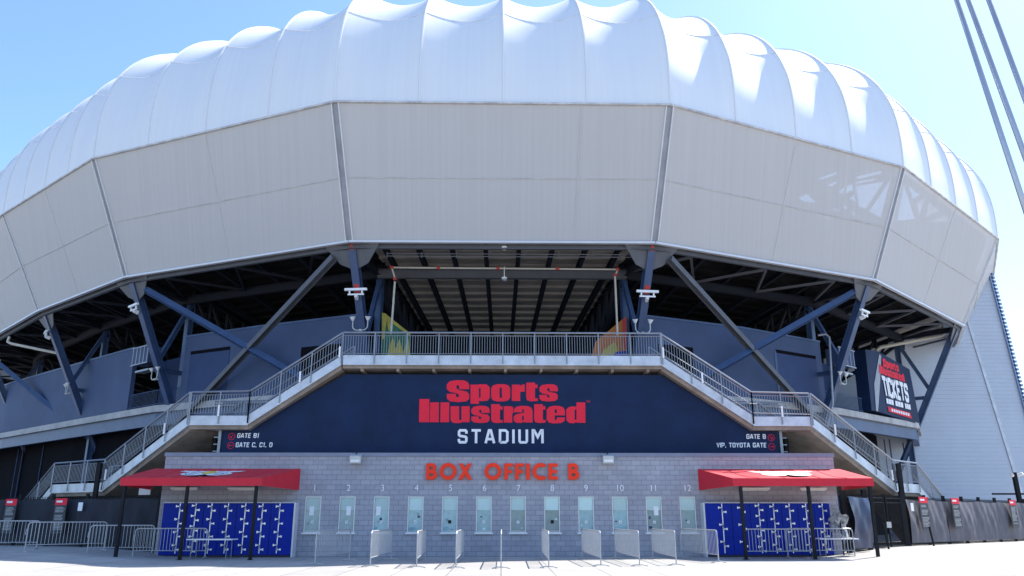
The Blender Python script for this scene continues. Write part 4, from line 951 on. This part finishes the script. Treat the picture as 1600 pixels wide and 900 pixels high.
# sprinkler pipes across the opening
t = thing('sprinkler_pipe', 'pale pipe with red couplings running across the concourse opening', 'pipe'); Y = 9.0
a = at_y(612, 418, Y); b = at_y(965, 421, Y); m = MB(); m.tube([a, b], .055, 6); ea = at_y(616, 432, Y); m.tube([at_y(617, 440, Y), at_y(611, 522, Y) ], .06, 6); m.tube([at_y(961, 432, Y), at_y(965, 524, Y)], .06, 6); m.tube([a, at_y(617, 434, Y)], .05, 6); m.tube([b, at_y(961, 432, Y)], .05, 6); m.build('pipe', M_PIPE, t)
for px, py in ((612, 418), (617, 436), (685, 419), (778, 419.5), (871, 420), (965, 421), (961, 430)):
    c = at_y(px, py, Y); m = MB(); m.bar(c - V((.09, 0, 0)), c + V((.09, 0, 0)), .15, .15); m.build('coupling', M_PIPERED, t)
t = thing('conduit_rail', 'pair of thin grey pipes clamped to the top beam of the concourse opening', 'pipe'); Y = 8.2
m = MB()
for py in (396, 400): m.tube([at_y(604, py, Y), at_y(986, py + 2, Y)], .03, 5)
m.build('pipe', M_GALV, t)
for px in (605, 659, 713, 766, 820, 873, 927, 969): c = at_y(px, 398.5, Y); m = MB(); m.bar(c - V((0, 0, .18)), c + V((0, 0, .18)), .05, .1); m.build('clamp', M_GALV, t)
# thin pipes at right
t = thing('drain_pipe', 'grey downpipe bending over the concourse wall near the right balcony', 'pipe'); Y = 15.6
m = MB(); m.tube([at_y(*q, Y) for q in ((1278, 524), (1290, 522), (1296, 527), (1301, 625), (1301, 632), (1292, 668))], .075, 8); m.build('pipe', M_GALV, t)
t = thing('drain_pipe', 'cream pipe running below the grey band above the ticket advert', 'pipe'); Y = 27.5
m = MB(); m.tube([at_y(*q, Y) for q in ((1471, 503), (1476, 520), (1472, 524), (1375, 543), (1370, 547), (1371, 555))], .14, 8); m.build('pipe', M_PIPE, t)
t = thing('drain_pipe', 'cream pipe behind the steel columns at the left edge', 'pipe'); Y = 24
m = MB(); m.tube([at_y(*q, Y) for q in ((15, 526), (12, 534), (18, 537), (90, 552))], .1, 8); m.build('pipe', M_PIPE, t)

# ------------------------------------------------------------------ ticket advert: leaning box on the right slab
ad = thing('advert_box', 'navy wedge shaped advert wall with red and white ticket lettering', 'sign')
# wall quad between slab points; top leans out
def apx(px, py, dY=0.0):
    # plane of the board: through two ground points of the slab edge, vertical
    A, Bb = V((25.2, 20.0)), V((31.6, 25.9)); s = s_on((A.x, A.y), (Bb.x, Bb.y), px); return s
pb0, pb1 = V((26.0, 20.9)), V((32.2, 26.6)); dd = (pb1 - pb0).normalized(); nn = V((dd.y, -dd.x))
def plane_pt(px, py, off=0.0):
    r = sight(px, py); o = pb0 + nn * off; n = V((nn.x, nn.y, 0)); t_ = (V((o.x, o.y, 0)) - CAM).dot(n) / r.dot(n); return CAM + r * t_
def advpoly(pix, off, name, m, t=0.0):
    pts = [plane_pt(a, b, off) for a, b in pix]; n = len(pts); back = [p - V((nn.x, nn.y, 0)) * max(t, .01) for p in pts]
    mb = MB(); mb.add(pts + back, [tuple(range(n)), tuple(reversed(range(n, 2 * n)))] + [(i, (i + 1) % n, n + (i + 1) % n, n + i) for i in range(n)]); return mb.build(name, m, ad)
advpoly([(1352, 546), (1372, 549), (1421, 577), (1438, 664), (1372, 643), (1362, 641)], 0, 'board', M_SIGN, .9)
advpoly([(1374, 553), (1366, 600), (1369, 642), (1372, 643), (1375, 600), (1377, 556)], .03, 'pale_stripe', M_CHAN)
# lettering mapped bilinearly into the leaning text block
def quadmap(c, off):
    def f(u, v, d_=0):
        a = V(c[0]).lerp(V(c[1]), u); b = V(c[3]).lerp(V(c[2]), u); p = a.lerp(b, v); return plane_pt(p.x, p.y, off + d_)
    return f
q = quadmap([(1374.5, 584), (1414.5, 597.5), (1409, 571), (1372.5, 557)], .05)
for g_, dx, dy in SI_LINE:
    o, hs = SI[g_]; fill2d([[((u + dx - 78) / 139, 3.65 - (v + dy - 74) / 100) for u, v in lp] for lp in [o] + hs], lambda a, b, c: q(a / 10, b / 3.65), 'red_letter', M_RED, ad)
q2 = quadmap([(1383.5, 618), (1420, 628), (1416.5, 601), (1378, 588)], .05)
mb = MB(); ln = write(MB(), 'TICKETS', 1.0, .16, lambda u, v, d_: V((u, v, d_)), gap=.32)
write(mb, 'TICKETS', 1.0, .24, lambda u, v, d_: q2(u / ln, v, d_ * 4), gap=.32); mb.build('white_lettering', M_WHITEP, ad)
for a0, a1 in ((1384.5, 1396), (1398.5, 1411), (1413.5, 1422.5)):
    y = lambda x: 622 + (x - 1384) * .27
    for k in range(3):
        xa = a0 + (a1 - a0) * k / 3 + .3; xb = a0 + (a1 - a0) * (k + 1) / 3 - .3
        advpoly([(xa, y(xa)), (xb, y(xb)), (xb + 1, y(xb) + 8), (xa + 1, y(xa) + 8)], .05, 'white_block', M_WHITEP)
advpoly([(1387, 635), (1422, 645), (1425, 654), (1389, 643)], .045, 'red_strip', M_RED)
for k in range(8):
    xa = 1393 + k * 3.6; yy = 638.5 + (xa - 1393) * .27; advpoly([(xa, yy), (xa + 2.5, yy + .6), (xa + 3, yy + 4.8), (xa + .5, yy + 4.2)], .07, 'white_block', M_WHITEP)

# ------------------------------------------------------------------ masts at upper right
for (xt, zt, sl_, lab) in ((12.87, 15.62, .125, 'leftmost of the three pale metal flagpoles at the right edge'), (13.2, 15.62, .151, 'middle one of the three pale metal flagpoles at the right edge'), (13.79, 15.63, .147, 'rightmost of the three pale metal flagpoles at the right edge')):
    xb = xt + zt * sl_; y = -15
    t = thing('flagpole', lab, 'flagpole', (xb, y, 0), 0, 'leaning metal flagpoles')
    m = MB(); m.tube([(0, 0, 0), (-sl_ * 22, 0, 22)], [.085, .062], 12); m.build('shaft', M_MAST, t, smooth=True)
    m = MB(); m.tube([(0, 0, 0), (0, 0, .06)], .2, 14); m.build('base_plate', M_MAST, t)
    m = MB(); m.tube([(-.11 , -.02, 1.0), (-sl_ * 21.5 - .1, -.02, 21.5)], .006, 4); m.build('halyard', M_WHITE, t)
